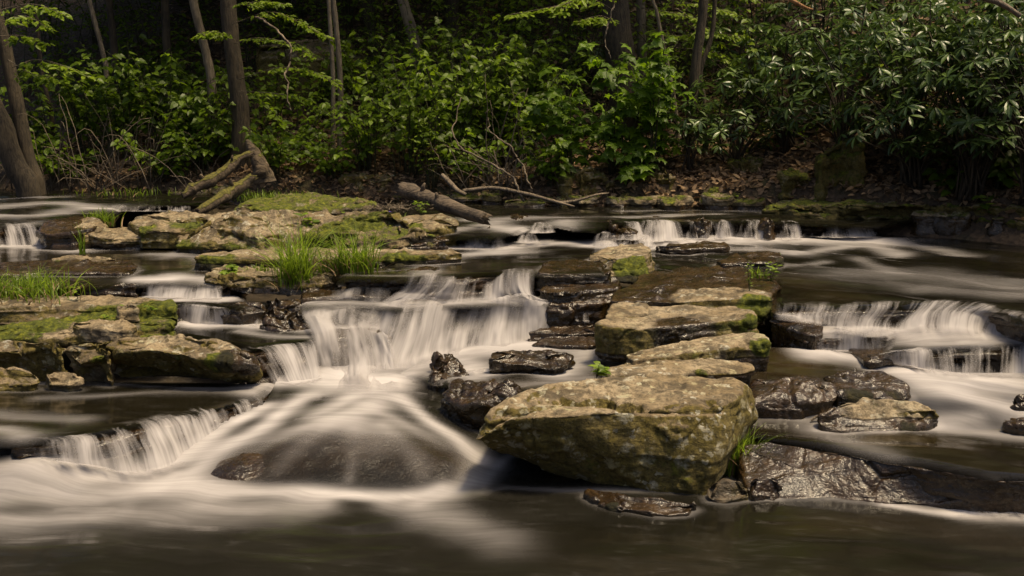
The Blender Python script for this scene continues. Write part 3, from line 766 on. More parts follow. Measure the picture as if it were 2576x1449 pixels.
rock('rock_slab', 'tan wet topped slab in the right hand rapids', [(2050, 1040, .31), (2110, 1010, .36), (2220, 997, .385), (2310, 1008, .37), (2368, 1035, .32), (2340, 1060, .27), (2260, 1075, .24), (2130, 1078, .24), (2060, 1065, .26)], zb=0, wet=.25, wl=.24, lichen=.6, algae=.6, bevel=.05, soft=6, crown=.01, spots=[(2090, 1050, .14, .9, 'wet'), (2290, 1068, .08, .7, 'moss'), (2210, 1005, .1, .4, 'moss')])
rock('rock', 'mossy dark hump above the tan slab in the rapids', [(2060, 945, .44), (2140, 920, .47), (2230, 930, .47), (2300, 962, .43), (2290, 992, .38), (2200, 1000, .37), (2110, 995, .38)], zb=.1, wet=.9, algae=.8, lichen=.1, bevel=.04, soft=5, spots=[(2170, 990, .14, .7, 'moss'), (2260, 985, .1, .5, 'moss')])
for lab, u, v, r, z in (('small dark stone at the right frame edge', 2572, 1012, .06, .33), ('wet round stone low at the right frame edge', 2574, 1068, .07, .26)):
    c = P(u, v, z); a = np.linspace(0, 2 * math.pi, 12)[:-1]
    rock('rock', lab, [(c[0] + 1.5 * r * math.cos(t), c[1] + r * math.sin(t), z + .03) for t in a], zb=z - .2, world=True, wet=1, crown=.03, bevel=.05, n=80, lichen=0)
rock('rock_slab', 'low cracked slab between the big boulder and the amber pool', [(1510, 925, .50), (1560, 912, .515), (1700, 903, .53), (1800, 906, .53), (1885, 912, .52), (1895, 924, .51), (1870, 934, .50), (1760, 938, .50), (1640, 945, .50), (1530, 950, .49)], zb=.3, wl=.44, wet=.15, **DRY, bevel=.02, n=200, spots=[(1780, 938, .1, .6, 'moss'), (1560, 930, .08, .3, 'moss')])
rock('rock_slab', 'tilted slab with lichened front below the mossy block', [(1575, 890, .545), (1650, 868, .58), (1760, 850, .61), (1890, 838, .63), (1928, 846, .63), (1932, 862, .61), (1895, 868, .60), (1760, 882, .58), (1650, 898, .56), (1590, 903, .55)], zb=.40, wl=.47, **DRY, bevel=.02, n=220, strata=.015, hl=.12,
     spots=[(1925, 875, .10, .9, 'moss'), (1840, 890, .12, .4, 'moss'), (1750, 905, .1, .4, 'moss')])
rock('rock_block', 'large dark mossy fronted block right of the main cascade', [(1490, 812, .66), (1515, 782, .70), (1545, 760, .73), (1700, 765, .72), (1850, 768, .72), (1905, 780, .71), (1912, 792, .70), (1900, 800, .69), (1760, 815, .67), (1620, 824, .66), (1530, 822, .655)], zb=.38, under=.03, wl=.40, wet=.1, lichen=.35, algae=1.0, bevel=.03, n=260, rows=34, mside=.38, moss=-.02, strata=.012, hl=.16, jw=.7, soft=2,
     spots=[(1760, 790, .35, .7, 'wet'), (1560, 790, .12, -.5, 'wet'), (1905, 810, .1, .6, 'moss')])
rock('rock_slab', 'wet slab with a pale dry sunlit patch on top', [(1535, 755, .745), (1560, 720, .765), (1620, 690, .78), (1700, 672, .79), (1850, 668, .795), (1940, 690, .79), (1958, 725, .775), (1952, 748, .765), (1860, 754, .755), (1700, 757, .75), (1600, 758, .745)], zb=.5, n=280, caps=22, rows=26, wet=1.05, lichen=.7, algae=.8, bevel=.02, strata=.018, hl=.07, soft=2, flake=.008, crown=.02,
     spots=[(1770, 712, .24, 1.6, 'dry'), (1850, 706, .28, 1.6, 'dry'), (1820, 722, .24, 1.3, 'dry'), (1915, 750, .12, .9, 'moss'), (1935, 770, .12, .8, 'moss'), (1880, 775, .1, .6, 'moss')])
rock('wedge_rock', 'dark wedge shaped rock left of the right hand falls', [(1942, 806, .63), (1952, 786, .69), (2000, 789, .68), (2060, 800, .65), (2072, 838, .585), (2050, 846, .575), (1990, 828, .60)], zb=.38, wet=1.1, lichen=0, algae=.4, moss=-.2, bevel=.02, n=150, soft=2, under=.03)
rock('rock_slab', 'small wet slab with a moss fringed edge at centre right', [(1796, 655, .83), (1830, 640, .86), (1900, 632, .88), (1968, 634, .88), (1975, 650, .86), (1955, 662, .84), (1880, 660, .84), (1820, 662, .83)], zb=.65, wet=.75, algae=.9, lichen=.2, mside=.45, bevel=.03, n=160, spots=[(1958, 645, .08, .8, 'moss')])
rock('rock_slab', 'thin dark slab with water spilling past at centre right', [(1645, 622, .86), (1680, 610, .89), (1780, 608, .895), (1838, 612, .89), (1830, 622, .87), (1760, 624, .865), (1680, 628, .855)], zb=.72, wet=1.1, lichen=.1, bevel=.02, n=140)
rock('rock_block', 'upright block with a bright mossy side above the main cascade', [(1478, 640, .90), (1505, 625, .93), (1560, 617, .95), (1615, 616, .955), (1634, 622, .95), (1630, 640, .92), (1600, 650, .905), (1550, 652, .90)],
     base=[(1478, 670, .80), None, None, None, (1648, 690, .72), (1640, 700, .70), (1600, 718, .68), (1530, 705, .72)], zb=.68, wl=.72, lichen=.8, algae=.6, bevel=.02, n=200, rows=30, strata=.02, soft=1, spots=[(1600, 665, .16, 1.0, 'moss'), (1590, 690, .13, 1.0, 'moss'), (1620, 650, .12, .8, 'moss'), (1560, 665, .08, .5, 'moss'), (1615, 665, .1, .4, 'moss')])
rock('rock_block', 'flat wet block with a dark face beside the upper main fall', [(1352, 688, .855), (1370, 664, .865), (1440, 650, .875), (1520, 655, .87), (1530, 680, .855), (1520, 687, .85), (1440, 690, .85)], zb=.70, wet=1.0, lichen=.1, algae=.9, bevel=.02, n=200, strata=.02, hl=.06, soft=2)
rock('rock_block', 'second dark wet block step beside the main cascade', [(1355, 728, .755), (1370, 712, .77), (1460, 708, .77), (1560, 705, .77), (1560, 722, .755), (1525, 730, .745), (1440, 738, .74), (1390, 736, .74)], zb=.6, wet=1.05, lichen=0, algae=.7, bevel=.025, n=180, strata=.02, hl=.06)
rock('rock_block', 'third dark dripping block step beside the main cascade', [(1378, 764, .65), (1400, 748, .68), (1480, 742, .685), (1545, 738, .69), (1545, 752, .67), (1515, 760, .66), (1440, 764, .65)], zb=.40, wet=1.1, lichen=0, algae=.4, bevel=.02, n=180, strata=.03, hl=.07)
rock('rock_ledge', 'low dark ledge at the right foot of the main cascade', [(1330, 836, .44), (1360, 822, .46), (1440, 815, .475), (1500, 815, .475), (1500, 835, .45), (1430, 838, .44)], zb=.25, wet=1.1, lichen=0, bevel=.02, n=140, strata=.02, hl=.05)
rock('rock_ledge', 'lowest dark ledge left of the mossy block', [(1345, 860, .39), (1370, 848, .41), (1450, 842, .42), (1500, 850, .41), (1490, 868, .385), (1420, 866, .385)], zb=.2, wet=1.1, lichen=0, bevel=.02, n=140, strata=.02, hl=.05)
rock('rock_slab', 'tilted wet slab with a mossy front below the main cascade', [(1225, 905, .44), (1235, 885, .47), (1300, 876, .475), (1400, 882, .46), (1440, 890, .44), (1425, 912, .41), (1395, 922, .40), (1330, 915, .41), (1270, 908, .43)], zb=.22, under=.02, wet=.95, algae=1, lichen=.1, mside=.3, bevel=.02, n=180, soft=2, crown=.0)
rock('boulder', 'black glistening boulder at the foot of the main cascade', [(1050, 915, .40), (1070, 892, .43), (1130, 885, .43), (1170, 905, .40), (1172, 938, .35), (1130, 960, .32), (1080, 955, .33), (1055, 940, .36)], zb=.05, wet=1.2, lichen=0, algae=.3, moss=-.2, bevel=.07, soft=5, rough=.04, n=180, cat='boulder')
rock('boulder', 'wet dark boulder behind the thin fall left of the big boulder', [(1115, 985, .34), (1150, 958, .38), (1250, 955, .40), (1320, 965, .41), (1290, 1000, .36), (1220, 1010, .34), (1165, 1018, .31), (1130, 1005, .32)], base=[(1120, 1060, .1), None, None, None, None, (1240, 1095, .05), (1190, 1105, .04), (1140, 1080, .07)], zb=.0, wet=1.0, lichen=.1, algae=.6, moss=.0, bevel=.06, rough=.04, n=180, cat='boulder', spots=[(1200, 1010, .1, .4, 'moss')])
# left foreground group
rock('boulder', 'broad tan boulder with a mossy lower right corner at left', [(255, 868, .52), (300, 845, .58), (400, 832, .61), (480, 834, .61), (545, 848, .58), (600, 868, .55), (650, 892, .50), (652, 920, .44), (560, 905, .50), (450, 886, .54), (370, 880, .55), (300, 885, .52)],
     base=[(262, 905, .40), None, None, None, None, None, (655, 945, .28), (650, 958, .26), (540, 952, .29), (450, 940, .32), (370, 918, .38), (285, 915, .38)], zb=.25, n=300, rows=40, caps=22, bevel=.05, soft=3, rough=.03, lichen=.9, algae=.7, strata=.012, hl=.15, flake=.02, wl=.22, spots=[(530, 930, .12, .9, 'moss'), (440, 915, .1, .5, 'moss'), (560, 890, .12, .4, 'moss'), (620, 925, .16, 1.2, 'wet'), (640, 900, .12, 1.1, 'wet')], cat='boulder')
rock('boulder', 'angular tan boulder wedged in the middle of the left group', [(155, 880, .50), (180, 865, .54), (240, 858, .56), (285, 862, .54), (275, 890, .50), (235, 905, .46), (195, 918, .42), (165, 900, .46)], base=[(190, 920, .36), None, None, None, None, (250, 932, .33), (215, 935, .32), (195, 930, .34)], zb=.25, n=170, bevel=.03, rough=.03, wl=.2, soft=2, lichen=.7, algae=.5, spots=[(250, 915, .08, .7, 'moss')], cat='boulder')
rock('boulder', 'lichened brown boulder at the left frame edge', [(-120, 870, .52), (-20, 856, .56), (60, 850, .58), (140, 855, .57), (165, 872, .54), (150, 890, .50), (95, 885, .51), (0, 885, .51), (-120, 895, .5)], base=[None, None, None, None, None, (130, 920, .38), (80, 925, .36), (0, 922, .36), (-120, 930, .35)], zb=.25, n=200, bevel=.04, rough=.03, wl=.2, lichen=1, algae=.7, cat='boulder', strata=.015)
rock('rock', 'low mossy rock in the dark hollow at the left edge', [(-80, 940, .36), (0, 925, .40), (60, 930, .39), (100, 945, .35), (80, 965, .31), (0, 972, .29), (-80, 972, .29)], zb=.1, n=120, bevel=.05, wl=.2, lichen=.4, algae=.7, moss=.1)
rock('rock', 'small mossy rock tucked under the left boulders', [(115, 945, .36), (140, 932, .39), (180, 934, .38), (202, 950, .34), (170, 964, .31), (130, 960, .31)], zb=.1, n=100, bevel=.05, wl=.2, lichen=.3, moss=.2)
rock('rock_slab', 'long flat left slab with a pale front and mossy end', [(-140, 765, .72), (-140, 745, .735), (100, 742, .74), (250, 744, .735), (380, 752, .72), (440, 762, .70), (440, 775, .68), (370, 772, .69), (280, 766, .70), (180, 762, .71), (60, 765, .715), (0, 770, .71)],
     base=[None, None, None, None, None, None, (440, 800, .60), (360, 800, .60), (270, 806, .585), (180, 810, .575), (60, 815, .565), (0, 815, .565)], zb=.5, n=280, rows=34, bevel=.025, soft=2, lichen=.6, algae=.6, strata=.015, hl=.1, moss=-.05, spots=[(250, 785, .18, .75, 'moss'), (350, 785, .2, .95, 'moss'), (410, 790, .15, 1.0, 'moss'), (200, 780, .1, .4, 'moss')])
rock('rock_slab', 'stepped moss carpeted shelf below the long left slab', [(-100, 830, .58), (40, 812, .60), (150, 800, .61), (300, 795, .62), (400, 795, .62), (448, 808, .60), (440, 822, .575), (380, 830, .56), (250, 836, .555), (120, 842, .55), (0, 848, .545), (-100, 850, .54)], zb=.42, n=240, bevel=.03, moss=.55, mtop=.15, lichen=.4, algae=.6, strata=.025, hl=.06, wl=.42, rough=.03, spots=[(300, 815, .14, -.6, 'moss'), (210, 808, .10, -.5, 'moss'), (160, 848, .15, -.5, 'moss')])
rock('rock', 'tan stone embedded in the mossy left shelf', [(180, 812, .64), (230, 804, .655), (300, 806, .65), (340, 816, .63), (320, 830, .60), (250, 822, .62), (200, 822, .62)], zb=.5, n=110, bevel=.02, lichen=.5, algae=.4, strata=.01)
rock('rock', 'small pale stone half sunk in moss on the left shelf', [(300, 770, .72), (325, 763, .73), (345, 770, .72), (335, 780, .69), (308, 780, .69)], zb=.6, n=70, bevel=.03, soft=7, lichen=.5, algae=.3)
rock('rock_slab', 'wet flat slab awash at the left edge of the upper channel', [(-140, 665, .85), (0, 658, .86), (140, 650, .865), (250, 645, .868), (330, 655, .86), (350, 672, .845), (330, 684, .835), (200, 688, .832), (130, 686, .833), (0, 690, .83), (-140, 695, .828)], zb=.68, n=260, bevel=.02, wet=.65, lichen=.6, algae=.5, strata=.015, hl=.05, flake=.006)
rock('rock_slab', 'second dark wet slab step at the left of the channel', [(-140, 712, .775), (100, 706, .785), (250, 702, .79), (335, 700, .79), (345, 712, .775), (240, 720, .765), (100, 722, .76), (-140, 728, .755)], zb=.6, n=200, wet=1, lichen=.1, bevel=.02, strata=.02, hl=.05)
rock('rock', 'low hump of rock carrying a grass sprig in the left pool', [(118, 652, .86), (150, 642, .885), (220, 640, .89), (270, 645, .88), (300, 652, .86), (220, 660, .85), (140, 660, .85)], zb=.75, n=120, bevel=.04, wet=.4, lichen=.4, algae=.7, spots=[(140, 650, .08, .7, 'moss')])
# upper left island
rock('rock_ledge', 'dark wet ledge at the left end of the island', [(90, 572, 1.04), (110, 560, 1.07), (190, 545, 1.11), (260, 548, 1.1), (240, 572, 1.05), (180, 585, 1.02), (110, 588, 1.0)], zb=.74, n=180, wet=1, lichen=.1, bevel=.03, strata=.04, hl=.07, under=.02)
rock('boulder', 'rounded pale boulder below the grass tuft on the island', [(183, 575, 1.03), (190, 556, 1.08), (220, 546, 1.11), (250, 548, 1.11), (262, 565, 1.06), (240, 582, 1.01), (205, 590, .99)], zb=.78, n=140, bevel=.09, soft=8, crown=.02, lichen=.5, algae=.6, wl=.84, cat='boulder')
rock('rock_slab', 'grey flat stone low in the island front', [(228, 585, 1.0), (245, 572, 1.03), (320, 572, 1.03), (400, 580, 1.01), (400, 594, .97), (330, 598, .96), (260, 596, .965)], zb=.76, under=.03, n=160, bevel=.03, lichen=.4, algae=.5, wl=.85, strata=.03, hl=.07)
rock('rock', 'mossy humped rock at the back of the island', [(325, 560, 1.09), (345, 542, 1.14), (420, 533, 1.17), (500, 533, 1.17), (548, 545, 1.14), (520, 565, 1.09), (430, 578, 1.05), (350, 578, 1.05)], zb=.85, n=180, bevel=.06, soft=5, lichen=.6, algae=.6, moss=.1, mtop=.2, spots=[(480, 545, .2, .5, 'moss'), (345, 570, .15, .6, 'moss')])
rock('boulder', 'big domed tan boulder at the centre of the island', [(420, 580, 1.03), (430, 556, 1.10), (480, 545, 1.14), (560, 538, 1.17), (640, 545, 1.16), (672, 565, 1.10), (670, 588, 1.03), (620, 600, .99), (520, 603, .98), (450, 598, .99)], zb=.74, under=.02, n=260, rows=34, bevel=.14, soft=6, rough=.04, crown=.03, lichen=.8, algae=.8, wl=.84, mside=.1, cat='boulder', spots=[(560, 585, .3, .45, 'moss'), (445, 595, .2, .5, 'moss')])
rock('boulder', 'long flat tan outcrop at the right of the island', [(540, 552, 1.17), (560, 534, 1.21), (680, 524, 1.24), (800, 527, 1.23), (900, 533, 1.22), (1000, 540, 1.19), (1040, 555, 1.14), (990, 568, 1.10), (880, 572, 1.10), (800, 580, 1.08), (700, 590, 1.05), (640, 585, 1.07)], zb=.74, n=320, rows=32, caps=20, bevel=.10, soft=4, rough=.045, lichen=.9, algae=.6, cat='boulder', flake=.03, spots=[(950, 535, .35, .6, 'moss'), (880, 570, .3, .6, 'moss'), (760, 590, .2, .5, 'moss')])
rock('rock', 'tan stone under the fallen log', [(1000, 552, 1.12), (1040, 538, 1.16), (1110, 535, 1.17), (1150, 548, 1.13), (1148, 565, 1.08), (1090, 572, 1.06), (1020, 570, 1.07)], zb=.8, n=150, bevel=.07, soft=6, lichen=.6, algae=.8, spots=[(1040, 555, .15, .6, 'moss'), (1060, 570, .12, .5, 'moss')])
rock('rock_slab', 'mossy shelf stepping down from the island to the log', [(830, 585, 1.06), (900, 575, 1.08), (1000, 570, 1.08), (1070, 575, 1.06), (1090, 588, 1.02), (1000, 596, 1.0), (900, 605, .98), (840, 604, .98)], zb=.78, n=200, bevel=.04, moss=.35, mtop=.2, lichen=.4, wl=.84, strata=.04, hl=.07, rough=.04)
rock('rock_slab', 'grey wet step with black edges beside the island', [(930, 612, .92), (980, 598, .96), (1060, 592, .98), (1120, 590, .98), (1130, 602, .95), (1080, 614, .92), (1000, 618, .91)], zb=.75, n=160, wet=.8, lichen=.2, bevel=.03, strata=.03, hl=.05)
rock('rock_slab', 'long low mossy edged slab in front of the island', [(488, 648, .93), (500, 636, .95), (560, 630, .96), (700, 627, .965), (860, 626, .965), (1000, 627, .96), (1150, 630, .95), (1166, 638, .935), (1130, 642, .93), (980, 646, .925), (860, 650, .92), (700, 652, .92), (560, 652, .92)], zb=.79, n=340, rows=24, bevel=.02, soft=2, lichen=.7, algae=.8, wl=.84, strata=.02, hl=.06, spots=[(515, 655, .15, .7, 'moss'), (600, 632, .2, .4, 'moss'), (990, 650, .2, .9, 'moss'), (850, 660, .2, .5, 'moss'), (1080, 645, .15, .4, 'moss')])
rock('rock_slab', 'broken ledge under the tall grass in mid stream', [(512, 690, .84), (525, 676, .865), (600, 671, .875), (700, 670, .875), (780, 668, .88), (850, 675, .865), (840, 690, .845), (760, 697, .83), (700, 700, .825), (600, 700, .825), (545, 700, .825)], base=[None] * 7 + [(770, 740, .70), (700, 740, .69), (600, 735, .70), (555, 725, .73)], zb=.62, n=240, rows=30, bevel=.03, soft=1, lichen=.6, algae=.6, strata=.04, hl=.07, jw=.22, wl=.70, rough=.03, spots=[(600, 690, .1, .4, 'moss'), (660, 690, .1, .3, 'moss')])
rock('rock_ledge', 'black wet ledge notched by a narrow fall', [(860, 702, .82), (890, 690, .835), (960, 684, .845), (1040, 676, .86), (1075, 668, .875), (1104, 672, .87), (1085, 692, .84), (1040, 702, .825), (960, 704, .82)], zb=.66, n=200, wet=1.2, lichen=0, algae=.2, moss=-.3, bevel=.02, strata=.03, hl=.05, jw=.2)
rock('rock', 'jagged black rock between the two channels', [(655, 790, .60), (680, 775, .63), (730, 772, .635), (765, 785, .60), (768, 810, .55), (745, 828, .51), (700, 822, .53), (665, 805, .57)], zb=.35, n=160, wet=1.1, lichen=.1, algae=.5, rough=.05, bevel=.05, moss=.0, strata=.03)
rock('rock', 'low black rock above the jagged mid channel rock', [(668, 762, .66), (700, 748, .69), (750, 746, .69), (765, 756, .67), (740, 765, .65), (700, 768, .65)], zb=.45, n=110, wet=1.1, lichen=.1, algae=.5, rough=.04, bevel=.04)
rock('rock', 'water washed hump in the left channel', [(560, 772, .65), (600, 758, .67), (660, 760, .66), (665, 775, .63), (610, 785, .61)], zb=.4, n=110, wet=1.2, lichen=0, bevel=.05)
for lab, u0, u1, v0, v1, z in (('black boulder splitting the upper right falls', 1808 - 60, 1862 - 70, 548, 585, 1.03), ('dark rock at the left end of the upper right ledge', 1515, 1556, 555, 592, 1.0), ('dark stone above the small upper centre falls', 1285, 1322, 560, 577, 1.02),
                             ('black rock between columns of the upper right falls', 1925, 1950, 556, 592, 1.01), ('dark block between the upper centre falls', 1210, 1250, 585, 612, .97), ('black stone beneath the striped step of the upper falls', 1560, 1600, 588, 612, .94)):
    um = .5 * (u0 + u1); c = P(um, v1, z - .12); hw = (u1 - u0) / 2 / F_PX * c[1]
    a = np.linspace(0, 2 * math.pi, 11)[:-1]
    rock('rock', lab, [(c[0] + 1.15 * hw * math.cos(t), c[1] + .18 + .2 * math.sin(t), z + .02) for t in a], zb=.7, world=True, wet=1.2, crown=.02, bevel=.05, n=110, lichen=0, rough=.03, moss=-.2, soft=3)

# ------------------------------------------------------------------ water sheets
low_ctrl = [P(u, v, z) for u, v, z in ((-200, 1449, 0), (600, 1449, 0), (1288, 1449, 0), (2000, 1449, 0), (2776, 1449, 0), (-200, 1300, 0), (300, 1300, 0), (700, 1300, 0), (1100, 1310, 0), (1600, 1300, 0), (2200, 1320, 0), (2776, 1330, 0),
                                       (150, 1240, .0), (450, 1235, .0), (650, 1232, -.01), (850, 1235, -.01), (1050, 1230, -.01), (1250, 1200, 0), (1500, 1230, 0), (-200, 1230, .02), (-200, 1150, .12), (20, 1155, .13), (100, 1162, .13), (190, 1185, .07), (330, 1195, .01), (1900, 1250, 0), (2500, 1280, 0))]
low_ctrl += [PY(u, v, y) for u, v, y in ((480, 1170, 6.72), (560, 1110, 7.0), (640, 1072, 7.15), (700, 1030, 7.45), (760, 1000, 7.65), (880, 985, 7.75), (980, 985, 7.75), (1040, 1000, 7.6), (870, 1055, 7.0), (780, 1085, 6.85), (980, 1075, 6.9), (870, 1140, 6.62), (720, 1140, 6.65), (1000, 1140, 6.62), (600, 1175, 6.6), (1120, 1150, 6.62), (1100, 1085, 6.98), (1160, 1105, 6.95), (1190, 1150, 6.85), (850, 955, 8.05), (1000, 950, 8.1), (1150, 1040, 7.4))]
zlow = rbf(low_ctrl)
def sunken_boulder():
    out = np.array([onto(zlow, u, v)[:2] for u, v in ((522, 1192), (545, 1160), (610, 1120), (700, 1085), (790, 1058), (880, 1045), (980, 1052), (1080, 1082), (1150, 1115), (1178, 1148), (1140, 1185), (1060, 1212), (930, 1222), (780, 1220), (640, 1214), (560, 1206))])
    out = smooth_path(np.vstack([out, out[:1]]), 120)[:-1]; c = out.mean(0)
    rings = []
    for f in np.concatenate([[1.04, 1.02], np.linspace(1, .02, 40)]):
        xy = c + (out - c) * f; z = zlow(xy[:, 0], xy[:, 1]) - .014
        ed = np.clip((1 - f) / .10, 0, 1); z = z + .002 * sstep(0, 1, ed) - (.16 if f > 1 else 0.0) * (f - 1) / .04 - .03 * (1 - sstep(0, .6, ed))
        rings.append(np.column_stack([xy, z]))
    V = np.vstack(rings); n = len(out)
    tip = np.exp(-(np.linalg.norm(V[:, :2] - onto(zlow, 575, 1180)[:2], axis=1) / .22) ** 2)
    V[:, 2] += .014 * fbm(V * 5, 4, 61) - .008 + .05 * tip
    Q = grid_faces(len(rings), n, True)
    if vnormals(V, [Q])[:, 2].mean() < 0: Q = Q[:, ::-1]
    org = np.array([c[0], c[1], V[:, 2].min()])
    me = mesh_np('sunken_boulder', V - org, Q, {'moss': .55 * tip - .2, 'wet': np.full(len(V), 1.3), 'lichen': np.zeros(len(V)), 'algae': np.full(len(V), .35)})
    tag(link('sunken_boulder', me, ROCK, loc=org), 'broad brown boulder veiled by water in the lower pool', 'boulder')
sunken_boulder()
pool('pool_water', 'milky water of the lower pool and the mound over the sunken boulder', [(-260, 1500), (-260, 1150), (60, 1140), (300, 1150), (500, 1090), (660, 1020), (700, 950), (800, 925), (1060, 920), (1140, 1000), (1200, 1060), (1260, 1130), (2776, 1190), (2776, 1500)], zf=zlow, res=.03, wave=.012, flow=-.12, foam0=.015, drop=.0, thin=[([(610, 1165), (750, 1140), (900, 1130), (1030, 1135), (1120, 1145)], .25, .5)], clear=[([(640, 1165), (800, 1135), (960, 1130), (1100, 1140)], .15, .55), ([(640, 1195), (850, 1190), (1050, 1185)], .08, .55), ([(1500, 1340), (1900, 1330), (2300, 1400)], .5, .8)],
     strokes=[([(860, 965), (960, 965)], .20, 1.0), ([(900, 990), (850, 1020), (800, 1040)], .12, .8), ([(770, 995), (660, 1075), (570, 1130), (490, 1190), (400, 1225)], .12, .95), ([(440, 1200), (560, 1222), (700, 1236), (850, 1244), (960, 1250), (1040, 1246), (1110, 1228)], .085, .92),
              ([(380, 1215), (560, 1232)], .14, .6), ([(-100, 1255), (150, 1248), (350, 1240), (520, 1245)], .15, .5), ([(-150, 1310), (200, 1300), (500, 1285), (800, 1270)], .20, .45), ([(960, 1000), (900, 1035)], .16, .6), ([(1000, 1000), (1080, 1058), (1150, 1105), (1192, 1150)], .08, .85),
              ([(1195, 1155), (1185, 1200), (1140, 1232), (1060, 1262)], .12, .65), ([(980, 1270), (1060, 1280), (1160, 1320), (1260, 1360)], .17, .32), ([(-100, 1195), (60, 1180), (200, 1205)], .12, .5), ([(2230, 1268), (2350, 1288), (2480, 1294), (2576, 1290)], .07, .8), ([(2576, 1290), (2800, 1295)], .1, .8),
              ([(880, 1035), (770, 1080), (640, 1120)], .07, .35), ([(930, 1030), (1020, 1070), (1110, 1120)], .07, .4), ([(930, 1025), (840, 1055)], .18, .75), ([(880, 1060), (940, 1110)], .14, .55), ([(830, 1070), (760, 1120), (700, 1180)], .06, .5), ([(960, 1070), (1020, 1120), (1060, 1180)], .07, .5), ([(890, 1080), (890, 1140), (880, 1200)], .05, .4), ([(760, 1085), (660, 1130), (600, 1165)], .05, .45), ([(700, 1150), (900, 1130), (1060, 1150)], .04, .12)],
     browns=[([(2000, 1320), (2300, 1315), (2576, 1370)], .25, .35), ([(620, 1175), (800, 1120), (1000, 1110), (1080, 1150)], .22, .75), ([(1300, 1400), (2300, 1420)], .5, .08)])
pool('pool_water', 'dark gliding water behind the diagonal left weir', [(-260, 950), (-260, 1130), (55, 1112), (120, 1108), (200, 1102), (280, 1086), (400, 1060), (520, 1032), (600, 1012), (660, 996), (720, 955)], z=.252, flow=-.05, wave=.01,
     strokes=[([(-100, 1030), (60, 1050), (200, 1055)], .10, .25), ([(-200, 1085), (0, 1080), (60, 1095)], .12, .45), ([(100, 1000), (400, 985), (640, 985)], .08, .2), ([(690, 965), (640, 985)], .12, .6)], brown=.12)
pool('pool_water', 'white swirling basin above the fan shaped fall', [(420, 795), (600, 780), (1010, 800), (1010, 832), (975, 842), (910, 828), (850, 834), (797, 858), (755, 864), (700, 870), (622, 886), (590, 872), (440, 845)], zf=lambda x, y: np.interp(y, [8.1, 8.5, 8.8, 9.3], [.468, .475, .50, .51]), flow=-.4,
     strokes=[([(450, 812), (560, 815), (680, 822)], .13, .75), ([(600, 832), (690, 848), (780, 848)], .06, .45), ([(790, 828), (960, 825)], .14, .75)])
pool('pool_water', 'white water on the step of the left side channel', [(330, 735), (620, 735), (640, 778), (570, 776), (520, 770), (470, 765), (418, 770), (330, 760)], z=.655, strokes=[([(380, 750), (560, 757)], .12, .7)], flow=-.5)
pool('pool_water', 'foaming shelf between the two steps of the main cascade', [(740, 742), (1040, 735), (1400, 735), (1400, 764), (1300, 765), (1200, 768), (1090, 771), (985, 782), (930, 768), (850, 767), (750, 778)], z=.655, strokes=[([(780, 762), (1000, 765), (1200, 755), (1360, 752)], .14, .5)], flow=-.3)
pool('pool_water', 'white churning basin at the foot of the main cascade', [(900, 880), (1100, 850), (1500, 830), (1540, 900), (1520, 960), (1300, 985), (1140, 975), (1040, 950), (940, 945)], zf=lambda x, y: np.interp(y, [7.4, 7.9, 8.4, 9.0], [.35, .335, .335, .36]) - .065 * (1 - sstep(-1.0, -.25, np.asarray(x, float))), flow=.3, res=.03,
     strokes=[([(930, 920), (1060, 900), (1200, 885), (1400, 868)], .16, .8), ([(1000, 940), (1100, 900)], .2, .6), ([(1160, 905), (1210, 935), (1190, 950)], .12, .6), ([(1500, 870), (1450, 910), (1400, 945)], .14, .6), ([(1490, 950), (1400, 960), (1200, 970)], .12, .25)], browns=[([(1450, 950), (1250, 975)], .2, .7)])
pool('pool_water', 'still dark pool below the left rock island', [(-260, 612), (500, 612), (600, 660), (600, 700), (560, 718), (435, 716), (360, 718), (330, 715), (-260, 760)], zf=lambda x, y: np.interp(y, [9.5, 9.75, 10.3, 12], [.765, .80, .82, .83]), flow=0, wave=.006,
     strokes=[([(-150, 622), (60, 622), (200, 628)], .2, .75), ([(380, 640), (470, 645), (540, 660)], .12, .3), ([(430, 690), (500, 700), (560, 705)], .1, .5), ([(460, 628), (420, 650)], .1, .25)], brown=.3)
pool('pool_water', 'smooth dark water gliding to the lip of the main cascade', [(840, 672), (960, 668), (1090, 655), (1110, 580), (1300, 570), (1500, 570), (1560, 590), (1545, 645), (1535, 692), (1345, 693), (1300, 691), (1230, 691), (1160, 695), (1135, 702), (1085, 698), (1030, 706), (900, 702), (840, 704)], zf=lambda x, y: np.interp(y, [9.4, 9.7, 12], [.848, .85, .84]), flow=.35, wave=.007,
     strokes=[([(1130, 617), (1260, 618), (1400, 612), (1500, 614), (1640, 614)], .22, .8), ([(1420, 560), (1360, 600), (1250, 635)], .2, .55), ([(1060, 690), (1100, 660), (1250, 625)], .12, .3), ([(1180, 640), (1320, 632)], .15, .35)], brown=.15, browns=[([(1400, 680), (1550, 660)], .4, .8)])
pool('pool_water', 'rippled upper pool along the far bank', [(960, 560), (1130, 596), (1260, 599), (1340, 575), (1400, 570), (1500, 588), (1556, 562), (1720, 558), (1850, 557), (1950, 559), (2040, 564), (2220, 568), (2420, 545), (2100, 505), (1600, 495), (960, 495)], zf=lambda x, y: np.interp(y, [11.0, 12.3, 12.8, 15], [.95, 1.0, 1.022, 1.03]), flow=0, wave=.02,
     strokes=[([(1180, 552), (1400, 547), (1560, 545), (1800, 540)], .14, .42), ([(1250, 575), (1320, 585), (1420, 590), (1480, 600)], .2, .6), ([(1420, 560), (1400, 590)], .16, .5), ([(1560, 530), (1750, 528), (2000, 535)], .1, .25), ([(1150, 580), (1250, 560)], .15, .4)])
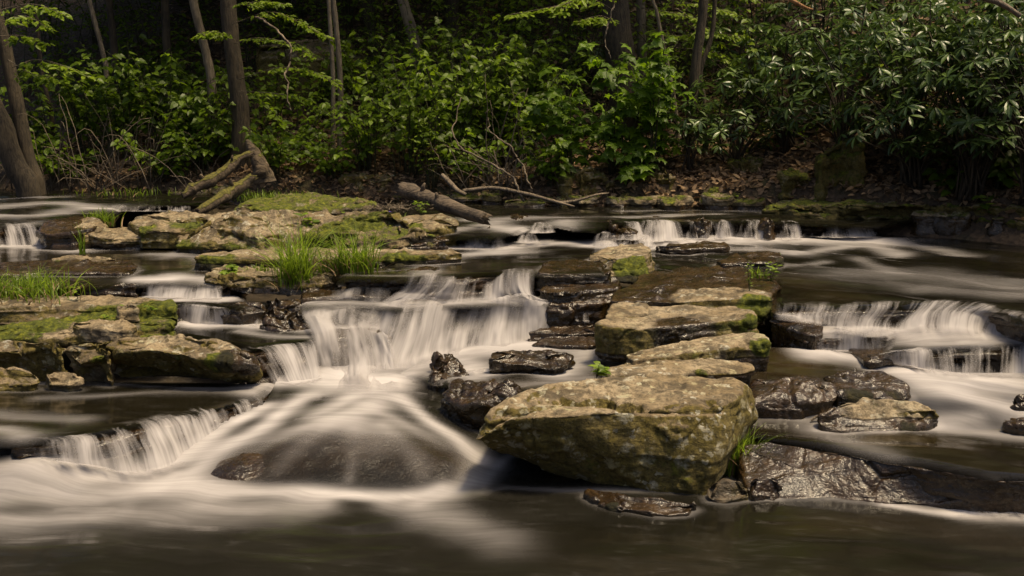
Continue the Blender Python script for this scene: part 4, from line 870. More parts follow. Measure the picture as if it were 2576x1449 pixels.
pool('pool_water', 'pale rippled water entering at the upper left', [(-300, 480), (520, 480), (640, 530), (500, 520), (300, 520), (300, 545), (90, 566), (30, 564), (-40, 574), (-300, 600)], zf=lambda x, y: np.interp(y, [12, 13.5, 14, 16], [1.045, 1.06, 1.09, 1.1]), flow=0, wave=.025,
     strokes=[([(-100, 520), (100, 515), (300, 525), (460, 530)], .22, .5), ([(-100, 545), (60, 545), (150, 535)], .2, .45), ([(0, 500), (150, 495)], .2, .35), ([(60, 560), (20, 575)], .15, .5)])
zr = lambda x, y: np.interp(y, [8.3, 8.7, 11, 12.6], [.745, .752, .78, .84])
pool('pool_water', 'broad dark channel sweeping to the right hand falls', [(1600, 596), (1900, 590), (2210, 588), (2700, 596), (3000, 640), (3000, 850), (2700, 850), (2557, 809), (2450, 772), (2330, 771), (2184, 773), (2050, 773), (1948, 774), (1935, 778), (1945, 705), (1640, 688), (1600, 640)], zf=zr, flow=-.6, wave=.02, res=.05,
     strokes=[([(1600, 600), (1800, 602), (2050, 603), (2200, 605)], .3, .9), ([(2200, 605), (2350, 625), (2420, 640)], .15, .3), ([(1980, 640), (2100, 622), (2190, 622), (2260, 640)], .15, .5), ([(1640, 625), (1850, 628), (1990, 636)], .16, .4), ([(2150, 690), (2300, 690), (2576, 720)], .35, .2),
              ([(2330, 730), (2576, 745)], .2, .22), ([(2000, 670), (2080, 660)], .1, .25), ([(2160, 655), (2260, 690)], .12, .25)], browns=[([(1960, 700), (2100, 750)], .4, .5), ([(2400, 640), (2576, 680)], .6, .15)], brown=.05)
pool('pool_water', 'white shelf between the right hand falls', [(1960, 785), (2240, 815), (2720, 815), (2720, 862), (2500, 871), (2400, 875), (2300, 880), (2205, 888), (2230, 834), (2120, 841), (2045, 844), (1990, 830)], zf=lambda x, y: np.interp(y, [7.7, 8.1, 8.4, 8.8], [.55, .555, .585, .60]), flow=.1,
     strokes=[([(2080, 815), (2240, 835), (2400, 842), (2650, 845)], .17, .85), ([(2230, 860), (2400, 862), (2650, 855)], .14, .5)])
zrl = lambda x, y: np.interp(y, [6.0, 6.9, 7.15, 7.5, 8.2], [.2, .21, .30, .385, .455])
pool('pool_water', 'amber shallows and rapids below the right hand falls', [(1860, 872), (2054, 872), (2217, 895), (2400, 925), (2760, 930), (2860, 1100), (2860, 1222), (2576, 1206), (2484, 1202), (2350, 1176), (2217, 1154), (2060, 1124), (1930, 1104), (1860, 1100), (1840, 950)], zf=zrl, flow=-.25, res=.035, wave=.012,
     strokes=[([(2050, 890), (2200, 905), (2350, 945), (2576, 955)], .12, .85), ([(2250, 905), (2330, 950), (2450, 1000), (2576, 1035)], .14, .7), ([(2330, 965), (2576, 975)], .16, .6), ([(1985, 985), (2010, 1040), (2040, 1080), (2120, 1110), (2230, 1150)], .09, .22), ([(2350, 1080), (2480, 1090), (2576, 1100)], .09, .45), ([(2370, 1060), (2450, 1050)], .08, .4)],
     browns=[([(1880, 915), (2000, 920)], .5, 1.0), ([(1950, 1080), (2150, 1100), (2400, 1120)], .3, .5)], brown=.2)


# ------------------------------------------------------------------ far bank: rocks
def hit(u, v, y0=8.0):
    ys = np.arange(y0, 45, .03); d = rdir(u, v)
    x = d[0] * ys / d[1]; z = CAM_H + d[2] * ys / d[1]
    k = np.argmax(z < hill_z(x, ys)); k = k if z[k] < hill_z(x[k], ys[k])[0] else -1
    return np.array([x[k], ys[k], z[k]])
def bank_rock(label, u, v, wpx, h, depth=.6, y=None, name='rock', **k):
    c = hit(u, v) if y is None else PY(u, v, y)
    hw = wpx / 2 / F_PX * c[1]
    a = np.linspace(0, 2 * math.pi, 13)[:-1]
    jit = 1 + .22 * RNG.standard_normal(12)
    out = [(c[0] + hw * math.cos(t) * j, c[1] + depth * .5 + depth * .5 * math.sin(t) * j, c[2] + h * (1 + .2 * math.cos(t + u))) for t, j in zip(a, jit)]
    kk = dict(lichen=.5, algae=.9, mtop=.35, moss=.15, bevel=min(.12, hw * .5), rough=.05, soft=3, n=120, crown=.03, strata=.03)
    kk.update(k)
    return rock(name, label, out, zb=c[2] - .35, world=True, **kk)
rock('mossy_ledge', 'long mossy rock ledge along the right bank', [(1930, 524, 1.10), (2060, 516, 1.18), (2200, 513, 1.21), (2400, 516, 1.21), (2600, 528, 1.20), (2800, 545, 1.2), (2850, 505, 1.2), (2500, 490, 1.25), (2200, 492, 1.25), (1950, 510, 1.13)],
     base=[(1935, 545, 1.0), (2080, 556, 1.0), (2230, 590, .80), (2400, 604, .78), (2600, 628, .75), (2800, 650, .74), None, None, None, None], zb=.7, n=420, rows=34, bevel=.06, strata=.09, hl=.12, jw=.5, rough=.06, lichen=.2, algae=.9, mtop=.62, moss=.02, wl=.84, soft=2)
bank_rock('pointed mossy boulder with a pale lichen face on the far bank', 1505, 520, 95, .42, moss=.15, lichen=1)
bank_rock('dark mossy boulder left of the pointed bank boulder', 1425, 505, 90, .40, moss=.25)
bank_rock('low mossy rock at the waterline under the thin branch', 1340, 522, 110, .12, moss=.3, wl=1.05)
bank_rock('flat mossy rock at the waterline right of the pointed boulder', 1600, 523, 120, .16, moss=.4)
bank_rock('small block above the waterline on the far bank', 1660, 470, 70, .18, moss=.1)
bank_rock('large smooth mossy boulder under the rhododendrons', 2130, 478, 120, .52, depth=.8, moss=.38, lichen=.2)
bank_rock('second mossy boulder beside the smooth one at right', 2020, 495, 90, .26, moss=.35)
bank_rock('small mossy stone in the leaf litter at right', 1800, 500, 60, .12, moss=.55, mtop=.5)
bank_rock('tilted tan rock behind the fallen log', 960, 485, 90, .24, moss=.1, lichen=.8)
bank_rock('dark rock in the shade left of the log', 880, 480, 90, .22, moss=.1)
bank_rock('low dark rock on the shore left of the mossy logs', 420, 490, 120, .10, moss=.4)
bank_rock('rock half buried on the right slope', 1890, 440, 80, .2, moss=.25)
bank_rock('grey boulder high on the right slope', 1960, 180, 130, .5, moss=0, lichen=.5)
rock('mossy_ledge', 'flat mossy shelf with grass behind the island', [(590, 520, 1.13), (640, 500, 1.18), (760, 492, 1.2), (900, 497, 1.2), (960, 510, 1.17), (900, 520, 1.14), (760, 525, 1.12), (660, 527, 1.11)], zb=.85, n=220, moss=.35, mtop=.25, bevel=.06, rough=.04, strata=.03, wl=1.02)
bank_rock('dark overhanging boulder in the forest shade', 790, 250, 260, .9, depth=1.2, moss=.05, lichen=.1, y=19.5)

for k in range(30):
    x = -5.6 + k * .385 + RNG.normal(0, .12)
    if -3.4 < x < -2.2: continue
    y = shore(x) + RNG.uniform(-.12, .12); hw = RNG.uniform(.10, .3); a = np.linspace(0, 2 * math.pi, 11)[:-1]; zt = 1.06 + RNG.uniform(.0, .16); j = 1 + .2 * RNG.standard_normal(10)
    rock('shore_stone', 'small dark mossy stone in the row along the far waterline', [(x + hw * math.cos(t) * q, y + .7 * hw * math.sin(t) * q, zt + .03 * math.cos(t * 2)) for t, q in zip(a, j)], zb=.8, world=True, group='stones along the far waterline', n=64, rows=14, caps=6, bevel=.05, moss=.25, mtop=.3, wl=1.04, lichen=.4, crown=.02, soft=2)

# ------------------------------------------------------------------ logs and branches
BARK_GREY = bark_material('grey_log_wood', (.022, .017, .012), (.15, .11, .072), along=(.16, 1, .6))
BARK_LOG = bark_material('barky_log', (.018, .013, .007), (.12, .085, .048), along=(.3, 1, .5))
BARK_TREE = bark_material('tree_bark', (.014, .010, .005), (.066, .048, .026))
BARK_PALE = bark_material('pale_sapling_bark', (.07, .055, .036), (.20, .16, .105))
TWIG = bark_material('dead_twig', (.06, .045, .03), (.22, .17, .115))
STEM = bark_material('green_stem', (.02, .022, .008), (.06, .06, .02))
def wood(name, label, pts, rad, mat, cat, moss=0.0, mossup=0.0, seg=18, n=60, rough=.12, parent=None, bend=.0, group=None, knots=0.0, stubs=()):
    p = np.array([PY(*q) for q in pts]); p = smooth_path(p, n)
    r = np.interp(np.linspace(0, 1, n), np.linspace(0, 1, len(rad)), rad) / F_PX * p[:, 1]
    if bend: p = p + bend * np.stack([fbm(np.column_stack([np.arange(n) * .25, np.zeros(n) + k * 9, np.zeros(n)]), 2, k) for k in range(3)], -1)
    if knots: r = r * (1 + knots * fbm(np.column_stack([np.linspace(0, 7, n), np.zeros(n) + _SEED[0], np.zeros(n)]), 3, _SEED[0]))
    V, F, C = tube(p, r, seg, seed=_SEED[0], rough=rough); _SEED[0] += 1
    if knots:                                # splintered ends
        for row, sg in ((0, -1), (n - 1, 1)):
            ax = nz(p[-1] - p[-3]) if sg > 0 else nz(p[2] - p[0]); k0 = row * seg
            V[k0:k0 + seg] += sg * ax * (np.abs(fbm(V[k0:k0 + seg] * 30, 2, 5)) * r[row] * 1.6)[:, None]
        V[-2:] -= .0
    N = vnormals(V, [F, C])
    org = p[np.argmin(p[:, 2])]
    me = mesh_np(name, V - org, [F, C], {'moss': moss + mossup * sstep(.2, .8, N[:, 2])})
    o = link(name, me, mat, loc=org)
    for f_, az, L_ in stubs:                 # broken branch stubs
        i_ = int(f_ * (n - 1)); d_ = nz(np.array([math.cos(az) * .6, -.5, math.sin(az)])); b0 = p[i_] - org
        V2, F2, C2 = tube(np.array([b0, b0 + d_ * (r[i_] + L_ * .5), b0 + d_ * (r[i_] + L_) + [.01, 0, .01]]), [r[i_] * .42, r[i_] * .3, r[i_] * .16], 8, seed=i_, rough=.3)
        link('branch_stub', mesh_np('branch_stub', V2, [F2, C2], {'moss': np.full(len(V2), moss)}), mat, o)
    return tag(o, label, cat, group)
def nz(v): return v / (np.linalg.norm(v) + 1e-9)
wood('fallen_log', 'weathered grey fallen log lying across the island stones', [(1018, 478, 12.95), (1060, 492, 12.8), (1120, 515, 12.55), (1218, 550, 12.2)], [20, 21, 19, 14], BARK_GREY, 'log', seg=32, rough=.16, knots=.14, stubs=((.35, 1.2, .07), (.62, 2.2, .05)))
wood('fallen_log', 'upper moss topped log leaning from the stump to the water', [(625, 390, 15.0), (600, 400, 14.9), (560, 436, 14.7), (520, 460, 14.5), (485, 475, 14.4), (462, 492, 14.3)], [9, 11, 13, 13, 12, 7], BARK_LOG, 'log', moss=.22, mossup=.6, rough=.28, knots=.22, stubs=((.3, 1.3, .08), (.6, 2.4, .06)))
wood('fallen_log', 'lower mossy log slanting into the water below the stump', [(632, 448, 14.7), (612, 465, 14.6), (580, 485, 14.4), (540, 508, 14.1), (498, 533, 13.8)], [13, 16, 17, 15, 12], BARK_LOG, 'log', moss=.2, mossup=.6, rough=.28, knots=.22, stubs=((.45, 1.8, .07),))
wood('broken_stump', 'jagged weathered stump above the mossy logs', [(668, 460, 15.3), (660, 425, 15.3), (648, 395, 15.3), (632, 372, 15.3), (620, 352, 15.3)], [30, 22, 17, 11, 4], BARK_LOG, 'stump', moss=.15, mossup=.3, rough=.5)
wood('dead_branch', 'thin pale branch lying along the far waterline', [(1165, 480, 14.5), (1240, 473, 14.5), (1320, 487, 14.4), (1400, 508, 14.3), (1445, 520, 14.2)], [5, 5, 5, 4, 2.5], TWIG, 'branch', seg=8, rough=.1)
wood('dead_branch', 'bent grey root curling at the shore behind the log', [(1112, 440, 14.7), (1128, 456, 14.6), (1150, 478, 14.4), (1172, 490, 14.4)], [5, 6.5, 6.5, 4], TWIG, 'branch', seg=9)
wood('dead_branch', 'slim twig reaching right from the shore branch', [(1400, 512, 14.4), (1450, 505, 14.4), (1500, 490, 14.4), (1530, 486, 14.5)], [5, 4, 3, 2], TWIG, 'branch', seg=6)
wood('dead_branch', 'long pale bare stem arching in front of the centre thicket', [(1325, 500, 14.4), (1290, 450, 14.5), (1235, 405, 14.6), (1165, 372, 14.7), (1140, 325, 14.8), (1158, 250, 15.0)], [3.2, 3, 2.6, 2.2, 1.8, 1.2], TWIG, 'branch', seg=6, bend=.03)
wood('dead_branch', 'thin pale twig forking right of the arching stem', [(1345, 470, 14.4), (1310, 410, 14.5), (1290, 370, 14.5), (1235, 330, 14.6), (1225, 300, 14.7)], [2.4, 2.2, 2, 1.5, 1], TWIG, 'branch', seg=6, bend=.03)
wood('dead_branch', 'bare whip of a branch hanging before the massive trunk', [(1548, -30, 15.6), (1538, 40, 15.6), (1522, 95, 15.6), (1535, 150, 15.6)], [3, 2.4, 1.8, 1], TWIG, 'branch', seg=6, bend=.02)
wood('dead_branch', 'pale crooked branch in front of the stout trunk sprays', [(740, 270, 15.6), (720, 200, 15.7), (735, 120, 15.8), (680, 60, 16.0), (640, 50, 16.2)], [1.6, 2, 2.4, 2.6, 3], TWIG, 'branch', seg=6, bend=.04)
wood('dead_branch', 'small forked twig on the wet slab at centre right', [(1715, 612, 12.6), (1735, 622, 12.4), (1742, 632, 12.3)], [3, 3, 2], TWIG, 'branch', seg=6)
wood('overhanging_branch', 'orange twig hanging in at the top edge', [(1940, -40, 6), (1985, -4, 6), (2025, 18, 6), (2045, 24, 6)], [5, 5, 4, 2], bark_material('orange_twig', (.25, .12, .04), (.5, .28, .12)), 'branch', seg=8)  # twig wood coloured orange
wood('overhanging_branch', 'pale bare branch hanging in at the top right corner', [(2380, -60, 5.5), (2460, -12, 5.5), (2520, 10, 5.5), (2566, 40, 5.5)], [9, 8, 7, 6], TWIG, 'branch', seg=10)
def twig_heap(name, label, u, v, y, spread, n, mat, cat, h=.4, up=.5, rad=.006):
    c = PY(u, v, y) if y else hit(u, v); A = Acc()
    for _ in range(n):
        b = c + RNG.normal(0, 1, 3) * [spread, spread * .5, 0]; b[2] = max(b[2], c[2])
        az = RNG.uniform(0, 6.28); d = np.array([math.cos(az), .6 * math.sin(az), 0])
        L = h * RNG.uniform(.5, 1.4); k = up * RNG.uniform(.3, 1.3)
        t = np.linspace(0, 1, 7)[:, None]
        p = b + d * L * t * (1 - k * .4) + np.array([0, 0, 1]) * L * k * (t * 1.6 - t ** 2 * RNG.uniform(.4, 1.3)) + RNG.normal(0, .012, (7, 3))
        A.tube(p, np.linspace(rad, rad * .4, 7) * RNG.uniform(.6, 1.3), 4)
    me = A.mesh(name, attrs=None); me.attributes.new('moss', 'FLOAT', 'POINT')
    me.transform(Matrix.Translation(-Vector(c)))
    return tag(link(name, me, mat, loc=c), label, cat)
twig_heap('driftwood_heap', 'little heap of drift twigs beside the fallen log', 1000, 528, 12.7, .14, 45, TWIG, 'twigs', h=.25, up=.35)
twig_heap('dead_canes', 'tangle of dead brown canes under the left shrubs', 300, 478, None, .75, 90, TWIG, 'dead stems', h=1.1, up=1.0, rad=.008)
twig_heap('dead_canes', 'bunch of dry straw coloured canes at the centre shore', 1270, 480, None, .35, 60, TWIG, 'dead stems', h=1.0, up=1.1, rad=.007)
twig_heap('dead_canes', 'sparse dry canes at the far left shore', 60, 480, None, .5, 20, TWIG, 'dead stems', h=.8, up=1.0, rad=.008)

# ------------------------------------------------------------------ leaves
def T_(c, L):                                # centre line and one edge, mirrored into a leaf of triangles
    c, L = np.array(c, float), np.array(L, float); Rr = L * [1, -1, 1]
    V = np.vstack([c, L, Rr]); k, e = len(c), len(L); F = []
    for side, o in ((0, k), (1, k + e)):
        prof = sorted([(c[i][0], 0, i) for i in range(k)] + [(L[j][0] + .001, 1, j) for j in range(e)])
        tri = []; i = j = 0
        while i < k - 1 or j < e - 1:
            if j >= e - 1 or (i < k - 1 and c[i + 1][0] <= L[j + 1][0]): tri.append((i, i + 1, o + j)); i += 1
            else: tri.append((i, o + j + 1, o + j)); j += 1
        F += [t[::-1] if side else t for t in tri]
    return V, np.array(F)
HEART = T_([(0, 0, 0), (.5, 0, -.02), (1, 0, -.14)], [(-.1, .2, .02), (.15, .40, .06), (.6, .27, .02)])
OVAL = T_([(0, 0, 0), (.5, 0, 0), (1, 0, -.06)], [(.25, .22, .04), (.65, .2, .03)])
LANCE = T_([(0, 0, 0), (.35, 0, -.01), (.7, 0, -.07), (1, 0, -.18)], [(.25, .10, .02), (.55, .155, .0), (.82, .11, -.07)])
MAPLE = T_([(0, 0, 0), (.3, 0, 0), (.6, 0, -.05), (1, 0, -.2)], [(-.18, .34, -.06), (.10, .30, .02), (.28, .62, -.16), (.46, .28, .0), (.62, .24, -.06), (.70, .12, -.05)])
BLADE = T_([(0, 0, 0), (.5, 0, 0), (1, 0, -.1)], [(.1, .03, 0), (.6, .03, 0)])
def leaves(name, tmpl, pos, d, nrm, size, tint):
    tv, tf = tmpl; pos = np.asarray(pos, float); d = np.asarray(d, float); nrm = np.asarray(nrm, float)
    x = d / (np.linalg.norm(d, axis=1)[:, None] + 1e-9)
    y = np.cross(nrm, x); y /= np.linalg.norm(y, axis=1)[:, None] + 1e-9
    z = np.cross(x, y); s = np.asarray(size, float)[:, None, None]
    V = pos[:, None] + s * (tv[None, :, :1] * x[:, None] + tv[None, :, 1:2] * y[:, None] + tv[None, :, 2:] * z[:, None])
    k = len(tv); F = tf[None] + (np.arange(len(pos)) * k)[:, None, None]
    return mesh_np(name, V.reshape(-1, 3), F.reshape(-1, 3), {'tint': np.repeat(tint, k)}, smooth=False)
def root(name, label, cat, loc, group=None):
    o = bpy.data.objects.new(name, None); COL.objects.link(o); o.location = loc; o.empty_display_size = .2
    return tag(o, label, cat, group)
LF_BUSH = leaf_material('broad_shrub_leaf', (.052, .092, .005), (.185, .285, .009), .45, .48)
LF_MAPLE = leaf_material('maple_leaf', (.066, .125, .007), (.185, .30, .010), .5, .5)
LF_RHODO = leaf_material('rhododendron_leaf', (.030, .060, .012), (.11, .17, .032), .36, .22, spec=.42)
LF_BEECH = leaf_material('thin_spring_leaf', (.068, .125, .004), (.235, .33, .008), .5, .5)
LF_GRASS = leaf_material('grass_blade', (.07, .12, .010), (.24, .34, .022), .5, .45)
LF_DEAD = leaf_material('fallen_leaf', (.09, .052, .024), (.38, .25, .135), .7, .15)
UPV = np.array([0, 0, 1.])
def nz(v): return v / (np.linalg.norm(v) + 1e-9)

def shrub(label, u, v, h, spread, stems, per, size, y=None, tmpl=HEART, mat=None, group='leafy shrubs on the far bank', cat='shrub', tint=(0, 1), name='shrub', side=.30, lean=(0, 0), leaf_objects=0, low=.25):
    b = hit(u, v) if y is None else np.array([PY(u, v, y)[0], y, 0.])
    b[2] = hill_z(b[0], b[1])[0] - .03
    A = Acc(); pos, dr, nr_, sz = [], [], [], []
    for s in range(stems):
        az = RNG.uniform(0, 2 * math.pi); sp = spread * math.sqrt(RNG.uniform(.05, 1)); hh = h * RNG.uniform(.6, 1.05)
        d = np.array([math.cos(az), math.sin(az), 0]); st = b + d * RNG.uniform(0, .25) * spread
        t = np.linspace(0, 1, 10)[:, None]
        path = st + d * sp * t ** 1.6 + np.array([lean[0], lean[1], 0]) * t ** 1.5 + UPV * hh * (1.25 * t - .25 * t ** 2) + RNG.normal(0, .012, (10, 3)) * t
        A.tube(path, np.linspace(.010, .003, 10), 4)
        for q in range(per):
            tt = low + (1 - low) * (q + RNG.uniform(0, 1)) / per
            p = np.array([np.interp(tt, t[:, 0], path[:, k]) for k in range(3)])
            a2 = RNG.uniform(0, 2 * math.pi); L = side * RNG.uniform(.25, 1) * (1.15 - .6 * tt)
            e = np.array([math.cos(a2), math.sin(a2), RNG.uniform(-.05, .35)])
            if L > .1:
                tw = p + e * L * np.linspace(0, 1, 4)[:, None] - UPV * (.25 * L * np.linspace(0, 1, 4)[:, None] ** 2)
                A.tube(tw, [.004, .003, .002, .0015], 3); k = 3
            else: tw = np.vstack([p, p + e * .03]); k = 1
            for j in range(k):
                lp = tw[-1] if j == 0 else tw[-1 - j] if j < len(tw) else tw[0]
                a3 = a2 + (0 if j == 0 else (-1) ** j * RNG.uniform(.6, 1.2))
                pos.append(lp); dr.append([math.cos(a3), math.sin(a3), -RNG.uniform(.05, .75)])
                nr_.append([RNG.normal(0, .35), RNG.normal(0, .35) - .5, 1]); sz.append(size * RNG.uniform(.5, 1.25))
    r = root(name, label, cat, b, group)
    me = A.mesh('stems'); me.attributes.new('moss', 'FLOAT', 'POINT'); me.transform(Matrix.Translation(-Vector(b)))
    link('stems', me, STEM, r)
    pos = np.array(pos) - b; dr, nr_, sz = np.array(dr), np.array(nr_), np.array(sz)
    ti = tint[0] + (tint[1] - tint[0]) * RNG.uniform(0, 1, len(pos)) ** 1.3
    place_leaves(r, tmpl, pos, dr, nr_, sz, ti, mat or LF_BUSH, leaf_objects)
    return r
_leafcache = {}
def place_leaves(r, tmpl, pos, dr, nr_, sz, ti, mat, nobj):
    near = np.zeros(len(pos), bool)
    if nobj:
        order = np.argsort(-(sz / (pos[:, 1] + r.location.y)) + .004 * pos[:, 1])
        near[order[:nobj]] = True
        for i in np.where(near)[0]:
            key = (id(tmpl), mat.name, int(ti[i] * 5.99))
            if key not in _leafcache:
                me = leaves('leaf', tmpl, [[0, 0, 0]], [[1, 0, 0]], [[0, 0, 1]], [1], [key[2] / 5.5]); me.materials.append(mat); _leafcache[key] = me
            x = nz(dr[i]); y = nz(np.cross(nr_[i], x)); z = np.cross(x, y)
            o = bpy.data.objects.new('leaf', _leafcache[key]); COL.objects.link(o); o.parent = r
            m3 = Matrix((x * sz[i], y * sz[i], z * sz[i])).transposed()
            o.matrix_local = Matrix.Translation(Vector(pos[i])) @ m3.to_4x4()
    far = ~near
    if far.any():
        o = link('foliage', leaves('foliage', tmpl, pos[far], dr[far], nr_[far], sz[far], ti[far]), mat, r); o['kind'] = 'stuff'

def rhodo(label, u, v, h, spread, whorls, size, y=None, tint=(0, 1), nobj=0, n_leaf=(6, 9), dz=0.0):
    b = hit(u, v) if y is None else np.array([PY(u, v, y)[0], y, 0.])
    b[2] = hill_z(b[0], b[1])[0] - .03
    A = Acc(); pos, dr, nr_, sz = [], [], [], []
    for k in range(whorls):
        th = RNG.uniform(0, 2 * math.pi); cz = RNG.uniform(-.6, 1); rr = math.sqrt(1 - cz * cz) * RNG.uniform(.55, 1.05)
        o = np.array([math.cos(th) * rr * spread, math.sin(th) * rr * spread * .8, h * (.48 + .5 * cz * RNG.uniform(.6, 1))])
        c = b + o; ax = nz(o * [.5, .5, 0] / spread + UPV * RNG.uniform(.5, 1.0) + RNG.normal(0, .18, 3))
        mid = b + o * [.25, .25, .55] + RNG.normal(0, .08, 3)
        if k % 6 == 0: A.tube(smooth_path([b + RNG.normal(0, .06, 3) * [1, 1, 0], mid, c - ax * .1, c], 9), np.linspace(.016, .004, 9), 4)
        e1 = nz(np.cross(ax, [.3, .9, .1])); e2 = np.cross(ax, e1); m = RNG.integers(*n_leaf); ph = RNG.uniform(0, 6.28)
        dp = RNG.uniform(-.15, .55)
        for j in range(m):
            a = ph + j * 2 * math.pi / m + RNG.normal(0, .12)
            rad = math.cos(a) * e1 + math.sin(a) * e2
            d = nz(rad - ax * (dp + RNG.normal(0, .15)))
            pos.append(c + rad * .012 + ax * RNG.uniform(-.02, .01)); dr.append(d); nr_.append(nz(ax + rad * dp * .6 + RNG.normal(0, .15, 3))); sz.append(size * RNG.uniform(.7, 1.15))
    r = root('rhododendron', label, 'shrub', b, 'rhododendron thicket on the right bank')
    me = A.mesh('stems'); me.attributes.new('moss', 'FLOAT', 'POINT'); me.transform(Matrix.Translation(-Vector(b)))
    link('stems', me, BARK_TREE, r)
    ti = tint[0] + (tint[1] - tint[0]) * RNG.uniform(0, 1, len(pos)) ** 1.5
    place_leaves(r, LANCE, np.array(pos) - b, np.array(dr), np.array(nr_), np.array(sz), ti, LF_RHODO, nobj)

# ------------------------------------------------------------------ trees on the slope
def crown_mesh(k, n=1900, R=3.0, Hh=3.2):
    cl = RNG.normal(0, 1, (46, 3)); cl /= np.linalg.norm(cl, axis=1)[:, None]; cl *= (RNG.uniform(.35, 1, 46) ** .5)[:, None]
    cl = cl * [R, R, Hh]
    i = RNG.integers(0, 46, n); p = cl[i] + RNG.normal(0, .42, (n, 3)) * [1.3, 1.3, .6]
    d = RNG.normal(0, 1, (n, 3)) * [1, 1, .35]; nr = RNG.normal(0, .45, (n, 3)) + UPV
    return leaves('crown', OVAL, p, d, nr, RNG.uniform(.22, .42, n), RNG.uniform(0, 1, n)), cl
CROWNS = []
for k in range(3):
    me, cl = crown_mesh(k); me.materials.append(LF_BEECH); CROWNS.append((me, cl))
def tree(label, pts, wpx, y, mat=None, height=13.0, crown=True, crown_z=8.5, cs=1.0, name='tree', moss=0.05, seg=14, flare=1.35, branch=None, ck=None):
    p = [PY(u, v, y) for u, v in pts]; b = p[0].copy(); b[2] = min(b[2], hill_z(b[0], b[1])[0] - .1)
    if p[0][2] - b[2] > .05: p = [b] + p
    top = p[-1]; d = nz(p[-1] - p[-2]); d = nz(d * [.6, .6, 1] + UPV * .4)
    while top[2] < height: top = top + d * 1.2 + RNG.normal(0, .05, 3); p.append(top)
    p = smooth_path(p, 70); n = len(p)
    z = p[:, 2] - b[2]
    r = wpx / 2 / F_PX * y * np.clip(1 - .75 * z / (height - b[2] + .1), .2, 1) * (1 + (flare - 1) * np.exp(-z / .25))
    V, F, C = tube(p, r, seg, seed=_SEED[0], rough=.10); _SEED[0] += 1
    rt = root(name, label, 'tree', b, 'trees on the wooded slope')
    me = mesh_np('trunk', V - b, [F, C], {'moss': moss + .25 * np.exp(-(V[:, 2] - b[2]) / .4)})
    link('trunk', me, mat or BARK_TREE, rt)
    if crown:
        k = RNG.integers(0, 3) if ck is None else ck; cm, cl = CROWNS[k]
        cpos = np.array([np.interp(crown_z + b[2], p[:, 2], p[:, q]) for q in range(3)]) - b
        cs = cs * (1.2 if y > 17.4 else .45); cpos = cpos + [0, 3.0 if y > 17.4 else 1.2, -RNG.uniform(0, 2.5) if y > 17.4 else 0]  # out-of-view crowns sized and pushed uphill to steer shade and reflections
        A = Acc()
        for q in range(16):
            tgt = cpos + cl[q] * cs; s0 = cpos * (.55 + .03 * q); s0 = np.array([np.interp(s0[2] + b[2], p[:, 2], p[:, w_]) for w_ in range(3)]) - b
            A.tube(smooth_path([s0, (s0 + tgt) / 2 + [0, 0, .25], tgt], 7), np.linspace(.05, .012, 7) * cs, 4)
        lm = A.mesh('limbs'); lm.attributes.new('moss', 'FLOAT', 'POINT'); link('limbs', lm, mat or BARK_TREE, rt)
        o = link('crown', cm, None, rt, loc=cpos); o.rotation_euler = (0, 0, RNG.uniform(0, 6.28)); o.scale = (cs, cs, cs)
    if branch: branch(rt, b)
    return rt
def sprays(paths, size, n_per, mat=None, tmpl=OVAL, twig=.006, tint=(.2, 1), drop=.15, fan=.22):
    # leafy side branches of a tree: (u, v, y) paths, leaves in flat layers along fine twigs
    def f(rt, b):
        A = Acc(); pos, dr, nr_, sz = [], [], [], []
        for pts in paths:
            p = smooth_path([PY(*q) for q in pts], 24); A.tube(p - b, np.linspace(twig, twig * .3, 24), 4)
            dirn = nz(p[-1] - p[0])
            sidev = nz(np.cross(dirn, UPV))
            for k in range(n_per):
                t = RNG.uniform(.15, 1) ** .8; c = p[int(t * 23)]
                sd = RNG.choice([-1, 1]); L = fan * RNG.uniform(.2, 1) * (1.25 - t)+.03
                e = nz(dirn * .6 + sd * sidev + RNG.normal(0, .12, 3) * [1, 1, .5])
                tip = c + e * L - UPV * drop * L
                if k % 3 == 0: A.tube(np.vstack([c, (c + tip) / 2 + UPV * .01, tip]) - b, [.003, .002, .0012], 3)
                for _ in range(2):
                    q = c + (tip - c) * RNG.uniform(.3, 1) + RNG.normal(0, .012, 3)
                    pos.append(q - b); dr.append(nz(e * .6 + dirn * RNG.uniform(-.2, .8) + RNG.normal(0, .35, 3) * [1, 1, .4] - UPV * .25)); nr_.append([RNG.normal(0, .3), RNG.normal(0, .3) - .5, 1]); sz.append(size * RNG.uniform(.6, 1.2))
        me = A.mesh('branch'); me.attributes.new('moss', 'FLOAT', 'POINT'); br = link('branch', me, BARK_PALE, rt)
        ti = tint[0] + (tint[1] - tint[0]) * RNG.uniform(0, 1, len(pos))
        o = link('foliage', leaves('foliage', tmpl, pos, dr, nr_, sz, ti), mat or LF_BEECH, br); o['kind'] = 'stuff'
    return f

